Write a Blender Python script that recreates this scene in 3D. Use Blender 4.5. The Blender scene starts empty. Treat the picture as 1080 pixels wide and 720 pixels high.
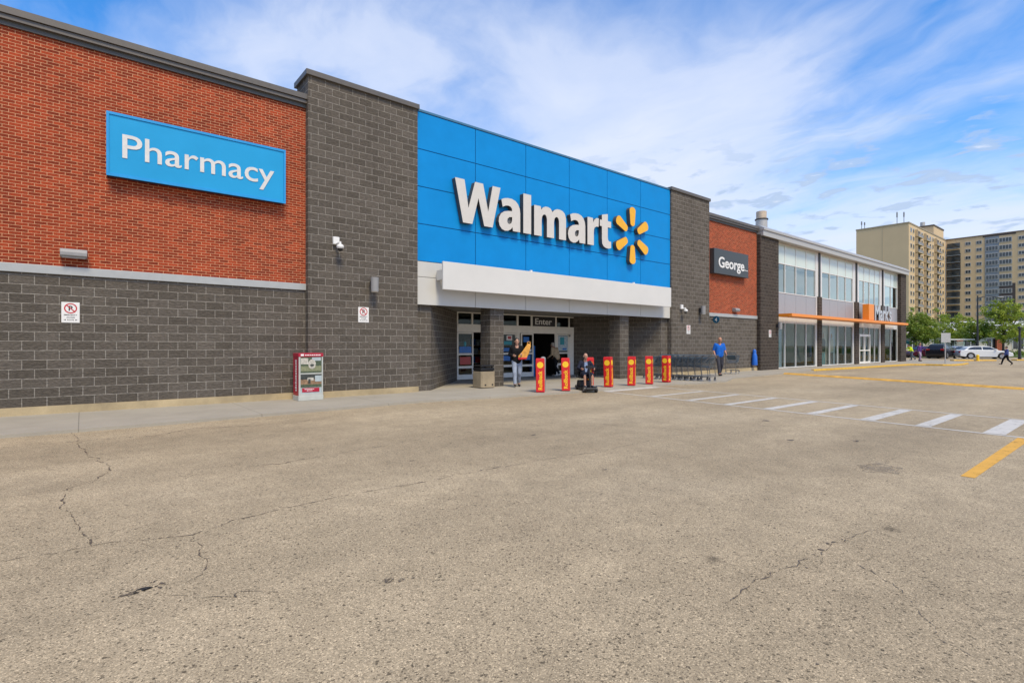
import bpy, bmesh, math, random
from mathutils import Vector, Matrix
R = math.radians
PI = math.pi
rnd = random.Random(7)
sc = bpy.context.scene

# ------------------------------------------------------------------ camera
YAW = R(50.9)                      # angle between the lens axis and the store front
cam_d = bpy.data.cameras.new('camera')
cam = bpy.data.objects.new('camera', cam_d)
sc.collection.objects.link(cam)
sc.camera = cam
cam_d.sensor_width = 36.0
cam_d.lens = 558.0 / 1080.0 * 36.0
cam_d.shift_y = 4.0 / 1080.0
cam_d.clip_start = 0.05
cam_d.clip_end = 5000
cam.location = (0, 0, 1.475)
cam.rotation_euler = (R(90), 0, YAW - R(90))

# ------------------------------------------------------------------ world, sun, exposure
SUN_EL = 56.0
SUN_AZ = -13.0                     # the sun stands over the car park, a little to the left of square-on
world = bpy.data.worlds.new('World')
sc.world = world
world.use_nodes = True
wn, wl = world.node_tree.nodes, world.node_tree.links
wn.clear()


def N(nodes, kind, **kw):
    n = nodes.new(kind)
    for k, v in kw.items():
        if k == 'ins':
            for a, b in v.items():
                n.inputs[a].default_value = b
        else:
            setattr(n, k, v)
    return n


def ramp(nodes, stops, interp='LINEAR'):
    n = nodes.new('ShaderNodeValToRGB')
    n.color_ramp.interpolation = interp
    el = n.color_ramp.elements
    while len(el) < len(stops):
        el.new(0.5)
    for e, (p, c) in zip(el, stops):
        e.position = p
        e.color = (c[0], c[1], c[2], 1) if hasattr(c, '__len__') else (c, c, c, 1)
    return n


def math_node(nodes, links, op, a, b=None, c=None, clamp=False):
    n = nodes.new('ShaderNodeMath')
    n.operation = op
    n.use_clamp = clamp
    for i, x in enumerate((a, b, c)):
        if x is None:
            continue
        if isinstance(x, (int, float)):
            n.inputs[i].default_value = x
        else:
            links.new(x, n.inputs[i])
    return n.outputs[0]


def build_sky():
    M = lambda op, a, b=None, c=None, clamp=False: math_node(wn, wl, op, a, b, c, clamp)
    out = N(wn, 'ShaderNodeOutputWorld')
    bg = N(wn, 'ShaderNodeBackground')
    bg.inputs['Strength'].default_value = 0.115
    sky = N(wn, 'ShaderNodeTexSky', sky_type='NISHITA', sun_disc=False, sun_elevation=R(SUN_EL),
            sun_rotation=R(180 - SUN_AZ), altitude=200, air_density=1.0, dust_density=0.6, ozone_density=2.2)
    tc = N(wn, 'ShaderNodeTexCoord')
    sep = N(wn, 'ShaderNodeSeparateXYZ')
    wl.new(tc.outputs['Generated'], sep.inputs[0])
    x, y, z = sep.outputs
    zc = M('MAXIMUM', z, 0.0)
    den = M('ADD', zc, 0.16)
    px = M('DIVIDE', x, den)
    py = M('DIVIDE', y, den)
    comb = N(wn, 'ShaderNodeCombineXYZ')
    wl.new(px, comb.inputs[0]); wl.new(py, comb.inputs[1])
    # domain warp
    warp = N(wn, 'ShaderNodeTexNoise', ins={'Scale': 1.1, 'Detail': 4.0, 'Roughness': 0.55})
    wl.new(comb.outputs[0], warp.inputs['Vector'])
    wsub = N(wn, 'ShaderNodeVectorMath', operation='SUBTRACT'); wsub.inputs[1].default_value = (0.5, 0.5, 0.5)
    wl.new(warp.outputs['Color'], wsub.inputs[0])
    wsc = N(wn, 'ShaderNodeVectorMath', operation='SCALE'); wsc.inputs['Scale'].default_value = 0.55
    wl.new(wsub.outputs[0], wsc.inputs[0])
    wadd = N(wn, 'ShaderNodeVectorMath', operation='ADD')
    wl.new(comb.outputs[0], wadd.inputs[0]); wl.new(wsc.outputs[0], wadd.inputs[1])
    mp = N(wn, 'ShaderNodeMapping')
    mp.inputs['Rotation'].default_value = (0, 0, R(-15))
    mp.inputs['Scale'].default_value = (1.15, 0.55, 1)
    mp.inputs['Location'].default_value = (3.1, 1.7, 0)
    wl.new(wadd.outputs[0], mp.inputs['Vector'])
    big = N(wn, 'ShaderNodeTexNoise', ins={'Scale': 1.25, 'Detail': 10.0, 'Roughness': 0.57, 'Distortion': 0.3})
    wl.new(mp.outputs[0], big.inputs['Vector'])
    # fine streaks
    mp2 = N(wn, 'ShaderNodeMapping')
    mp2.inputs['Rotation'].default_value = (0, 0, R(-15))
    mp2.inputs['Scale'].default_value = (5.0, 0.9, 1)
    wl.new(wadd.outputs[0], mp2.inputs['Vector'])
    fine = N(wn, 'ShaderNodeTexNoise', ins={'Scale': 1.6, 'Detail': 8.0, 'Roughness': 0.6})
    wl.new(mp2.outputs[0], fine.inputs['Vector'])
    # more veil low down and towards the store front's middle, clear over the left end of the store
    low = M('MULTIPLY_ADD', zc, -1.25, 0.60)
    low = M('MAXIMUM', low, -0.05)
    dv = N(wn, 'ShaderNodeVectorMath', operation='DOT_PRODUCT')
    wl.new(tc.outputs['Generated'], dv.inputs[0])
    v = Vector((0.64, 0.765, 0.43)).normalized()
    dv.inputs[1].default_value = v
    bank = M('MULTIPLY_ADD', dv.outputs['Value'], 5.0, -4.35, clamp=True)
    d = M('ADD', big.outputs['Fac'], M('MULTIPLY', low, 0.72))
    d = M('ADD', d, M('MULTIPLY', bank, 0.26))
    d = M('ADD', d, M('MULTIPLY', M('SUBTRACT', fine.outputs['Fac'], 0.5), 0.09))
    dr = ramp(wn, [(0.46, 0.0), (0.58, 0.30), (0.71, 0.72), (0.90, 0.93)])
    wl.new(d, dr.inputs[0])
    dens = dr.outputs[0]
    # blue deepened the way the photograph has it
    hs = N(wn, 'ShaderNodeHueSaturation', ins={'Hue': 0.504, 'Saturation': 1.38, 'Value': 1.28})
    wl.new(sky.outputs[0], hs.inputs['Color'])
    mix = N(wn, 'ShaderNodeMix', data_type='RGBA')
    wl.new(dens, mix.inputs[0]); wl.new(hs.outputs[0], mix.inputs[6])
    mix.inputs[7].default_value = (4.15, 4.5, 5.35, 1)
    # flat-based little cumulus low over the far end
    el = M('ARCSINE', z)
    az = M('ARCTAN2', y, x)
    c2 = N(wn, 'ShaderNodeCombineXYZ')
    wl.new(M('MULTIPLY', az, 15.0), c2.inputs[0]); wl.new(M('MULTIPLY', el, 52.0), c2.inputs[1])
    cu = N(wn, 'ShaderNodeTexNoise', ins={'Scale': 1.0, 'Detail': 6.0, 'Roughness': 0.5, 'Distortion': 0.3})
    wl.new(c2.outputs[0], cu.inputs['Vector'])
    band = ramp(wn, [(0.02, 0.0), (0.08, 1.0), (0.26, 1.0), (0.38, 0.0)])
    wl.new(el, band.inputs[0])
    cr = ramp(wn, [(0.545, 0.0), (0.61, 0.8)])
    wl.new(cu.outputs['Fac'], cr.inputs[0])
    cden = M('MULTIPLY', cr.outputs[0], band.outputs[0])
    shade = ramp(wn, [(0.56, (2.3, 3.05, 4.3)), (0.68, (2.6, 3.3, 4.4)), (0.74, (4.5, 4.7, 5.2))])
    wl.new(cu.outputs['Fac'], shade.inputs[0])
    mix2 = N(wn, 'ShaderNodeMix', data_type='RGBA')
    wl.new(cden, mix2.inputs[0]); wl.new(mix.outputs[2], mix2.inputs[6]); wl.new(shade.outputs[0], mix2.inputs[7])
    wl.new(mix2.outputs[2], bg.inputs['Color'])
    wl.new(bg.outputs[0], out.inputs[0])


build_sky()
sun_d = bpy.data.lights.new('sun', 'SUN')
sun_d.energy = 2.15
sun_d.angle = R(17)
sun_d.color = (1.0, 0.87, 0.62)
sun = bpy.data.objects.new('sun', sun_d)
sc.collection.objects.link(sun)
sun.rotation_euler = (R(90 - SUN_EL), 0, R(SUN_AZ))
sun.location = (10, -20, 40)
sc.view_settings.view_transform = 'Standard'
sc.view_settings.look = 'None'
sc.view_settings.exposure = 0.76
sc.view_settings.gamma = 1.0
sc.view_settings.use_curve_mapping = False


# ------------------------------------------------------------------ materials
def new_mat(name):
    m = bpy.data.materials.new(name)
    m.use_nodes = True
    n = m.node_tree.nodes
    return m, n, m.node_tree.links, n['Principled BSDF']


def plain(name, col, rough=0.55, metal=0.0, var=0.08, scale=6.0, bump=0.0, bscale=60.0, spec=0.5):
    """one colour broken by soft noise in lightness and gloss"""
    m, n, l, b = new_mat(name)
    tc = N(n, 'ShaderNodeTexCoord')
    no = N(n, 'ShaderNodeTexNoise', ins={'Scale': scale, 'Detail': 6.0, 'Roughness': 0.6})
    l.new(tc.outputs['Object'], no.inputs['Vector'])
    r = ramp(n, [(0.3, [c * (1 - var) for c in col]), (0.7, [min(1, c * (1 + var)) for c in col])])
    l.new(no.outputs['Fac'], r.inputs[0])
    l.new(r.outputs[0], b.inputs['Base Color'])
    rr = math_node(n, l, 'MULTIPLY_ADD', no.outputs['Fac'], 0.2, rough - 0.1, clamp=True)
    l.new(rr, b.inputs['Roughness'])
    b.inputs['Metallic'].default_value = metal
    b.inputs['Specular IOR Level'].default_value = spec
    if bump:
        n2 = N(n, 'ShaderNodeTexNoise', ins={'Scale': bscale, 'Detail': 4.0})
        l.new(tc.outputs['Object'], n2.inputs['Vector'])
        bp = N(n, 'ShaderNodeBump', ins={'Strength': bump, 'Distance': 0.01})
        l.new(n2.outputs['Fac'], bp.inputs['Height'])
        l.new(bp.outputs[0], b.inputs['Normal'])
    return m


def masonry(name, bw, bh, mortar, c1, c2, cm, rough_bump, speck, off=0.5, joint=0.012):
    m, n, l, b = new_mat(name)
    uv = N(n, 'ShaderNodeUVMap', uv_map='UVMap')
    br = N(n, 'ShaderNodeTexBrick', offset=off, squash=1.0)
    for k, v in {'Scale': 1.0, 'Brick Width': bw, 'Row Height': bh, 'Mortar Size': mortar, 'Mortar Smooth': 0.15, 'Bias': 0.0}.items():
        br.inputs[k].default_value = v
    br.inputs['Color1'].default_value = (*c1, 1)
    br.inputs['Color2'].default_value = (*c2, 1)
    br.inputs['Mortar'].default_value = (*cm, 1)
    l.new(uv.outputs[0], br.inputs['Vector'])
    # broad weathering and small-grain mottling
    n1 = N(n, 'ShaderNodeTexNoise', ins={'Scale': 0.45, 'Detail': 5.0, 'Roughness': 0.6})
    l.new(uv.outputs[0], n1.inputs['Vector'])
    n2 = N(n, 'ShaderNodeTexNoise', ins={'Scale': speck, 'Detail': 5.0, 'Roughness': 0.7})
    mp = N(n, 'ShaderNodeMapping'); mp.inputs['Scale'].default_value = (0.55, 1, 1)
    l.new(uv.outputs[0], mp.inputs['Vector']); l.new(mp.outputs[0], n2.inputs['Vector'])
    f1 = math_node(n, l, 'MULTIPLY_ADD', n1.outputs['Fac'], 0.34, 0.83)
    f2 = math_node(n, l, 'MULTIPLY_ADD', n2.outputs['Fac'], 1.5, 0.25)
    # rain streaks running down the face
    ms = N(n, 'ShaderNodeMapping'); ms.inputs['Scale'].default_value = (2.4, 0.16, 1)
    n3 = N(n, 'ShaderNodeTexNoise', ins={'Scale': 1.0, 'Detail': 4.0, 'Roughness': 0.6})
    l.new(uv.outputs[0], ms.inputs['Vector']); l.new(ms.outputs[0], n3.inputs['Vector'])
    f3 = math_node(n, l, 'MULTIPLY_ADD', n3.outputs['Fac'], 0.34, 0.83)
    f = math_node(n, l, 'MULTIPLY', math_node(n, l, 'MULTIPLY', f1, f2), f3)
    sc_ = N(n, 'ShaderNodeVectorMath', operation='SCALE')
    l.new(br.outputs['Color'], sc_.inputs[0]); l.new(f, sc_.inputs['Scale'])
    l.new(sc_.outputs[0], b.inputs['Base Color'])
    b.inputs['Roughness'].default_value = 0.88
    b.inputs['Specular IOR Level'].default_value = 0.25
    inv = math_node(n, l, 'SUBTRACT', 1.0, br.outputs['Fac'])
    h = math_node(n, l, 'MULTIPLY_ADD', n2.outputs['Fac'], rough_bump, inv)
    bp = N(n, 'ShaderNodeBump', ins={'Strength': 0.9, 'Distance': joint})
    l.new(h, bp.inputs['Height'])
    l.new(bp.outputs[0], b.inputs['Normal'])
    return m


def asphalt_mat():
    m, n, l, b = new_mat('weathered_asphalt')
    tc = N(n, 'ShaderNodeTexCoord')
    P = tc.outputs['Object']
    big = N(n, 'ShaderNodeTexNoise', ins={'Scale': 0.22, 'Detail': 6.0, 'Roughness': 0.6})
    l.new(P, big.inputs['Vector'])
    mid = N(n, 'ShaderNodeTexNoise', ins={'Scale': 2.6, 'Detail': 6.0, 'Roughness': 0.65})
    l.new(P, mid.inputs['Vector'])
    st = N(n, 'ShaderNodeTexVoronoi', ins={'Scale': 150.0}); l.new(P, st.inputs['Vector'])
    st2 = N(n, 'ShaderNodeTexVoronoi', ins={'Scale': 70.0}); l.new(P, st2.inputs['Vector'])
    base = ramp(n, [(0.30, (0.325, 0.256, 0.163)), (0.52, (0.382, 0.304, 0.196)), (0.72, (0.425, 0.342, 0.226))])
    l.new(big.outputs['Fac'], base.inputs[0])
    # stones of different colours
    sepc = N(n, 'ShaderNodeSeparateColor'); l.new(st.outputs['Color'], sepc.inputs[0])
    stone = ramp(n, [(0.0, 0.30), (0.08, 0.62), (0.22, 0.88), (0.65, 1.0), (0.88, 1.26), (1.0, 1.75)])
    l.new(sepc.outputs[0], stone.inputs[0])
    sep2 = N(n, 'ShaderNodeSeparateColor'); l.new(st2.outputs['Color'], sep2.inputs[0])
    stone2 = ramp(n, [(0.0, 0.30), (0.025, 0.5), (0.05, 1.0), (0.95, 1.0), (1.0, 1.3)])
    l.new(sep2.outputs[0], stone2.inputs[0])
    midr = math_node(n, l, 'MULTIPLY_ADD', mid.outputs['Fac'], 0.60, 0.71)
    f = math_node(n, l, 'MULTIPLY', stone.outputs[0], midr)
    f = math_node(n, l, 'MULTIPLY', f, stone2.outputs[0])
    # darker worn wheel lanes and oil blotches
    mpw = N(n, 'ShaderNodeMapping'); mpw.inputs['Scale'].default_value = (0.10, 0.55, 1); l.new(P, mpw.inputs['Vector'])
    lane = N(n, 'ShaderNodeTexNoise', ins={'Scale': 1.0, 'Detail': 3.0}); l.new(mpw.outputs[0], lane.inputs['Vector'])
    lr = ramp(n, [(0.34, 0.85), (0.60, 1.05)]); l.new(lane.outputs['Fac'], lr.inputs[0])
    f = math_node(n, l, 'MULTIPLY', f, lr.outputs[0])
    oil = N(n, 'ShaderNodeTexVoronoi', ins={'Scale': 0.55, 'Randomness': 1.0}); l.new(P, oil.inputs['Vector'])
    wob = N(n, 'ShaderNodeTexNoise', ins={'Scale': 9.0, 'Detail': 4.0}); l.new(P, wob.inputs['Vector'])
    od = math_node(n, l, 'MULTIPLY_ADD', wob.outputs['Fac'], 0.10, oil.outputs['Distance'])
    orr = ramp(n, [(0.055, 0.55), (0.095, 1.0)]); l.new(od, orr.inputs[0])
    f = math_node(n, l, 'MULTIPLY', f, orr.outputs[0])
    # hairline cracks
    vk = N(n, 'ShaderNodeTexVoronoi', feature='DISTANCE_TO_EDGE', ins={'Scale': 0.30})
    wv = N(n, 'ShaderNodeVectorMath', operation='SCALE'); wv.inputs['Scale'].default_value = 0.9
    wn2 = N(n, 'ShaderNodeTexNoise', ins={'Scale': 1.4, 'Detail': 6.0, 'Roughness': 0.7}); l.new(P, wn2.inputs['Vector'])
    l.new(wn2.outputs['Color'], wv.inputs[0])
    av = N(n, 'ShaderNodeVectorMath', operation='ADD'); l.new(P, av.inputs[0]); l.new(wv.outputs[0], av.inputs[1])
    l.new(av.outputs[0], vk.inputs['Vector'])
    ckr = ramp(n, [(0.0, 0.60), (0.0035, 1.0)]); l.new(vk.outputs['Distance'], ckr.inputs[0])
    gate = ramp(n, [(0.48, 0.0), (0.58, 1.0)]); l.new(mid.outputs['Fac'], gate.inputs[0])
    ck = math_node(n, l, 'SUBTRACT', 1.0, math_node(n, l, 'MULTIPLY', math_node(n, l, 'SUBTRACT', 1.0, ckr.outputs[0]), gate.outputs[0]))
    f = math_node(n, l, 'MULTIPLY', f, ck)
    sv = N(n, 'ShaderNodeVectorMath', operation='SCALE'); l.new(base.outputs[0], sv.inputs[0]); l.new(f, sv.inputs['Scale'])
    l.new(sv.outputs[0], b.inputs['Base Color'])
    b.inputs['Roughness'].default_value = 0.9
    b.inputs['Specular IOR Level'].default_value = 0.25
    bp = N(n, 'ShaderNodeBump', ins={'Strength': 0.4, 'Distance': 0.004})
    l.new(math_node(n, l, 'ADD', math_node(n, l, 'MULTIPLY', st.outputs['Distance'], -1.2), mid.outputs['Fac']), bp.inputs['Height'])
    l.new(bp.outputs[0], b.inputs['Normal'])
    return m


def concrete_mat(name, col, jx=None, stain=0.2):
    m, n, l, b = new_mat(name)
    tc = N(n, 'ShaderNodeTexCoord'); P = tc.outputs['Object']
    a = N(n, 'ShaderNodeTexNoise', ins={'Scale': 0.8, 'Detail': 7.0, 'Roughness': 0.65}); l.new(P, a.inputs['Vector'])
    g = N(n, 'ShaderNodeTexNoise', ins={'Scale': 70.0, 'Detail': 3.0}); l.new(P, g.inputs['Vector'])
    r = ramp(n, [(0.3, [c * (1 - stain) for c in col]), (0.55, col), (0.75, [c * (1 + stain * 0.6) for c in col])])
    l.new(a.outputs['Fac'], r.inputs[0])
    f = math_node(n, l, 'MULTIPLY_ADD', g.outputs['Fac'], 0.30, 0.85)
    if jx:
        sep = N(n, 'ShaderNodeSeparateXYZ'); l.new(P, sep.inputs[0])
        fr = math_node(n, l, 'FRACT', math_node(n, l, 'DIVIDE', math_node(n, l, 'ADD', sep.outputs[0], 100.0 + jx[1]), jx[0]))
        d = math_node(n, l, 'ABSOLUTE', math_node(n, l, 'SUBTRACT', fr, 0.5))
        jr = ramp(n, [(0.4965, 1.0), (0.4985, 0.5)]); l.new(d, jr.inputs[0])
        f = math_node(n, l, 'MULTIPLY', f, jr.outputs[0])
    sv = N(n, 'ShaderNodeVectorMath', operation='SCALE'); l.new(r.outputs[0], sv.inputs[0]); l.new(f, sv.inputs['Scale'])
    l.new(sv.outputs[0], b.inputs['Base Color'])
    b.inputs['Roughness'].default_value = 0.85
    b.inputs['Specular IOR Level'].default_value = 0.3
    bp = N(n, 'ShaderNodeBump', ins={'Strength': 0.3, 'Distance': 0.004}); l.new(g.outputs['Fac'], bp.inputs['Height'])
    l.new(bp.outputs[0], b.inputs['Normal'])
    return m


def paint_mat(name, col, wear=0.45):
    """road paint worn through in patches"""
    m, n, l, b = new_mat(name)
    tc = N(n, 'ShaderNodeTexCoord'); P = tc.outputs['Object']
    a = N(n, 'ShaderNodeTexNoise', ins={'Scale': 5.0, 'Detail': 9.0, 'Roughness': 0.75}); l.new(P, a.inputs['Vector'])
    g = N(n, 'ShaderNodeTexNoise', ins={'Scale': 60.0, 'Detail': 3.0}); l.new(P, g.inputs['Vector'])
    r = ramp(n, [(0.3, [c * 0.82 for c in col]), (0.7, col)]); l.new(a.outputs['Fac'], r.inputs[0])
    l.new(r.outputs[0], b.inputs['Base Color'])
    b.inputs['Roughness'].default_value = 0.7
    s = math_node(n, l, 'ADD', a.outputs['Fac'], math_node(n, l, 'MULTIPLY', math_node(n, l, 'SUBTRACT', g.outputs['Fac'], 0.5), 0.7))
    ar = ramp(n, [(wear - 0.13, 0.0), (wear + 0.05, 1.0)]); l.new(s, ar.inputs[0])
    l.new(ar.outputs[0], b.inputs['Alpha'])
    return m


def glass_mat(name, tint, refl=1.0):
    m, n, l, b = new_mat(name)
    n.remove(b)
    out = n['Material Output']
    tr = N(n, 'ShaderNodeBsdfTransparent'); tr.inputs[0].default_value = (*tint, 1)
    gl = N(n, 'ShaderNodeBsdfGlossy'); gl.inputs['Roughness'].default_value = 0.015
    gl.inputs['Color'].default_value = (0.88, 0.98, 0.91, 1)
    fr = N(n, 'ShaderNodeFresnel'); fr.inputs['IOR'].default_value = 1.55
    tc = N(n, 'ShaderNodeTexCoord')
    no = N(n, 'ShaderNodeTexNoise', ins={'Scale': 0.8, 'Detail': 1.0}); l.new(tc.outputs['Object'], no.inputs['Vector'])
    bp = N(n, 'ShaderNodeBump', ins={'Strength': 0.05, 'Distance': 0.02}); l.new(no.outputs['Fac'], bp.inputs['Height'])
    l.new(bp.outputs[0], gl.inputs['Normal']); l.new(bp.outputs[0], fr.inputs['Normal'])
    mx = N(n, 'ShaderNodeMixShader')
    l.new(math_node(n, l, 'MULTIPLY', fr.outputs[0], refl, clamp=True), mx.inputs[0])
    l.new(tr.outputs[0], mx.inputs[1]); l.new(gl.outputs[0], mx.inputs[2])
    l.new(mx.outputs[0], out.inputs[0])
    return m


def leaf_mat(name, c1, c2):
    m, n, l, b = new_mat(name)
    tc = N(n, 'ShaderNodeTexCoord')
    no = N(n, 'ShaderNodeTexNoise', ins={'Scale': 1.1, 'Detail': 4.0}); l.new(tc.outputs['Object'], no.inputs['Vector'])
    r = ramp(n, [(0.35, c1), (0.65, c2)]); l.new(no.outputs['Fac'], r.inputs[0])
    l.new(r.outputs[0], b.inputs['Base Color'])
    b.inputs['Roughness'].default_value = 0.6
    tl = N(n, 'ShaderNodeBsdfTranslucent'); l.new(r.outputs[0], tl.inputs[0])
    mx = N(n, 'ShaderNodeMixShader'); mx.inputs[0].default_value = 0.35
    l.new(b.outputs[0], mx.inputs[1]); l.new(tl.outputs[0], mx.inputs[2])
    l.new(mx.outputs[0], n['Material Output'].inputs[0])
    return m


BLOCK = masonry('split_face_block', 0.4, 0.2, 0.0085, (0.098, 0.083, 0.066), (0.140, 0.120, 0.098), (0.315, 0.285, 0.242), 2.6, 22.0, joint=0.02)
BLOCKB = masonry('brown_block', 0.4, 0.2, 0.0075, (0.046, 0.036, 0.028), (0.070, 0.055, 0.043), (0.20, 0.17, 0.14), 1.4, 24.0, joint=0.016)
BRICK = masonry('red_brick', 0.2, 0.2 / 3, 0.0049, (0.185, 0.026, 0.009), (0.375, 0.054, 0.017), (0.68, 0.36, 0.20), 0.35, 40.0, joint=0.006)
ASPHALT = asphalt_mat()
SIDEWALK = concrete_mat('sidewalk_concrete', (0.36, 0.325, 0.262), jx=(3.05, 0.7), stain=0.14)
FOUND = concrete_mat('foundation_concrete', (0.45, 0.355, 0.21), stain=0.4)
WHITE_PAINT = paint_mat('white_road_paint', (0.60, 0.565, 0.50), 0.36)
YELLOW_PAINT = paint_mat('yellow_road_paint', (0.72, 0.38, 0.045), 0.34)
KERB_YELLOW = plain('yellow_kerb_paint', (0.66, 0.40, 0.05), 0.7, var=0.2)
COPING = plain('grey_brown_coping', (0.125, 0.110, 0.092), 0.45, 0.2, var=0.06)
COPING_SHADE = plain('shaded_coping', (0.085, 0.083, 0.076), 0.5, 0.2, var=0.06)  # same coping metal, darkened to paint in the shade of the set-back steps
BAND = plain('pale_metal_band', (0.40, 0.41, 0.40), 0.45, 0.1, var=0.05)
BLUE = plain('blue_composite_panel', (0.001, 0.235, 0.60), 0.55, 0.0, var=0.06, scale=1.3, spec=0.2)
BLUE_J = plain('panel_joint', (0.006, 0.045, 0.12), 0.6)
BLUE_CAP = plain('blue_grey_cap', (0.05, 0.16, 0.27), 0.45)
FASCIA = plain('pale_grey_composite', (0.56, 0.545, 0.50), 0.42, var=0.04, scale=1.0)
CANOPY = plain('off_white_metal', (0.64, 0.625, 0.585), 0.4, var=0.035, scale=0.9)
JOINT = plain('dark_joint', (0.05, 0.05, 0.05), 0.7)
SOFFIT = plain('soffit_metal', (0.20, 0.19, 0.17), 0.6)
ALU = plain('brushed_aluminium', (0.70, 0.69, 0.66), 0.4, 0.1, var=0.05)
CREAM = plain('cream_metal', (0.80, 0.77, 0.70), 0.45, var=0.05)
BLACK = plain('black_plastic', (0.012, 0.012, 0.013), 0.45)
DARKMETAL = plain('charcoal_metal', (0.035, 0.035, 0.037), 0.45, 0.3)
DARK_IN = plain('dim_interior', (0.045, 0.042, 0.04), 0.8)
SIGN_BLUE = plain('sky_blue_sign_face', (0.014, 0.315, 0.62), 0.35, var=0.07, scale=0.7, spec=0.35)
SIGN_WHITE = plain('white_acrylic', (0.76, 0.745, 0.71), 0.35, var=0.03)
LETTER = plain('letter_face', (0.62, 0.585, 0.53), 0.4, var=0.03)
LETTER_SIDE = plain('letter_return', (0.07, 0.065, 0.06), 0.5)
SPARK = plain('spark_yellow', (0.84, 0.42, 0.010), 0.35, var=0.05)
SIGN_GREY = plain('charcoal_sign_face', (0.045, 0.052, 0.055), 0.4)
LAMP_GREY = plain('grey_lamp_body', (0.27, 0.265, 0.26), 0.55, 0.0)
GLASS = glass_mat('storefront_glass', (0.74, 0.79, 0.77), 0.65)
GLASS_UP = glass_mat('upper_glass', (0.86, 0.90, 0.88), 3.0)
SPANDREL = plain('pale_green_spandrel_glass', (0.58, 0.66, 0.60), 0.12, var=0.05, scale=0.6)
PANEL_GREY = plain('silver_grey_panel', (0.34, 0.35, 0.37), 0.4, 0.15, var=0.05)
ORANGE = plain('orange_metal', (0.84, 0.26, 0.02), 0.4, var=0.05)
CHROME = plain('polished_letter_metal', (0.62, 0.62, 0.63), 0.25, 0.7)
STAINLESS = plain('galvanised_duct', (0.50, 0.47, 0.42), 0.4, 0.4)
RED = plain('red_sleeve_plastic', (0.62, 0.014, 0.016), 0.45, var=0.16, scale=9)
YELLOW = plain('yellow_print', (0.90, 0.55, 0.02), 0.45)
ROOF = plain('gravel_roof', (0.16, 0.15, 0.14), 0.9)
ROLL_W = plain('white_print', (0.78, 0.77, 0.74), 0.45)
SIGN_RED = plain('prohibition_red', (0.50, 0.012, 0.02), 0.45)
AGG = concrete_mat('exposed_aggregate', (0.36, 0.29, 0.19), stain=0.4)


# ------------------------------------------------------------------ builders
LOC = {}                                   # where each root stands, for parts modelled in place


def tag(o, label, cat, group=None):
    o['label'] = label
    o['category'] = cat
    if group:
        o['group'] = group
    return o


def thing(name, label, cat, loc=(0, 0, 0), rz=0.0, group=None):
    o = bpy.data.objects.new(name, None)
    o.empty_display_size = 0.2
    sc.collection.objects.link(o)
    o.location = loc
    o.rotation_euler = (0, 0, rz)
    LOC[o.name] = Vector(loc)
    return tag(o, label, cat, group)


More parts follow.
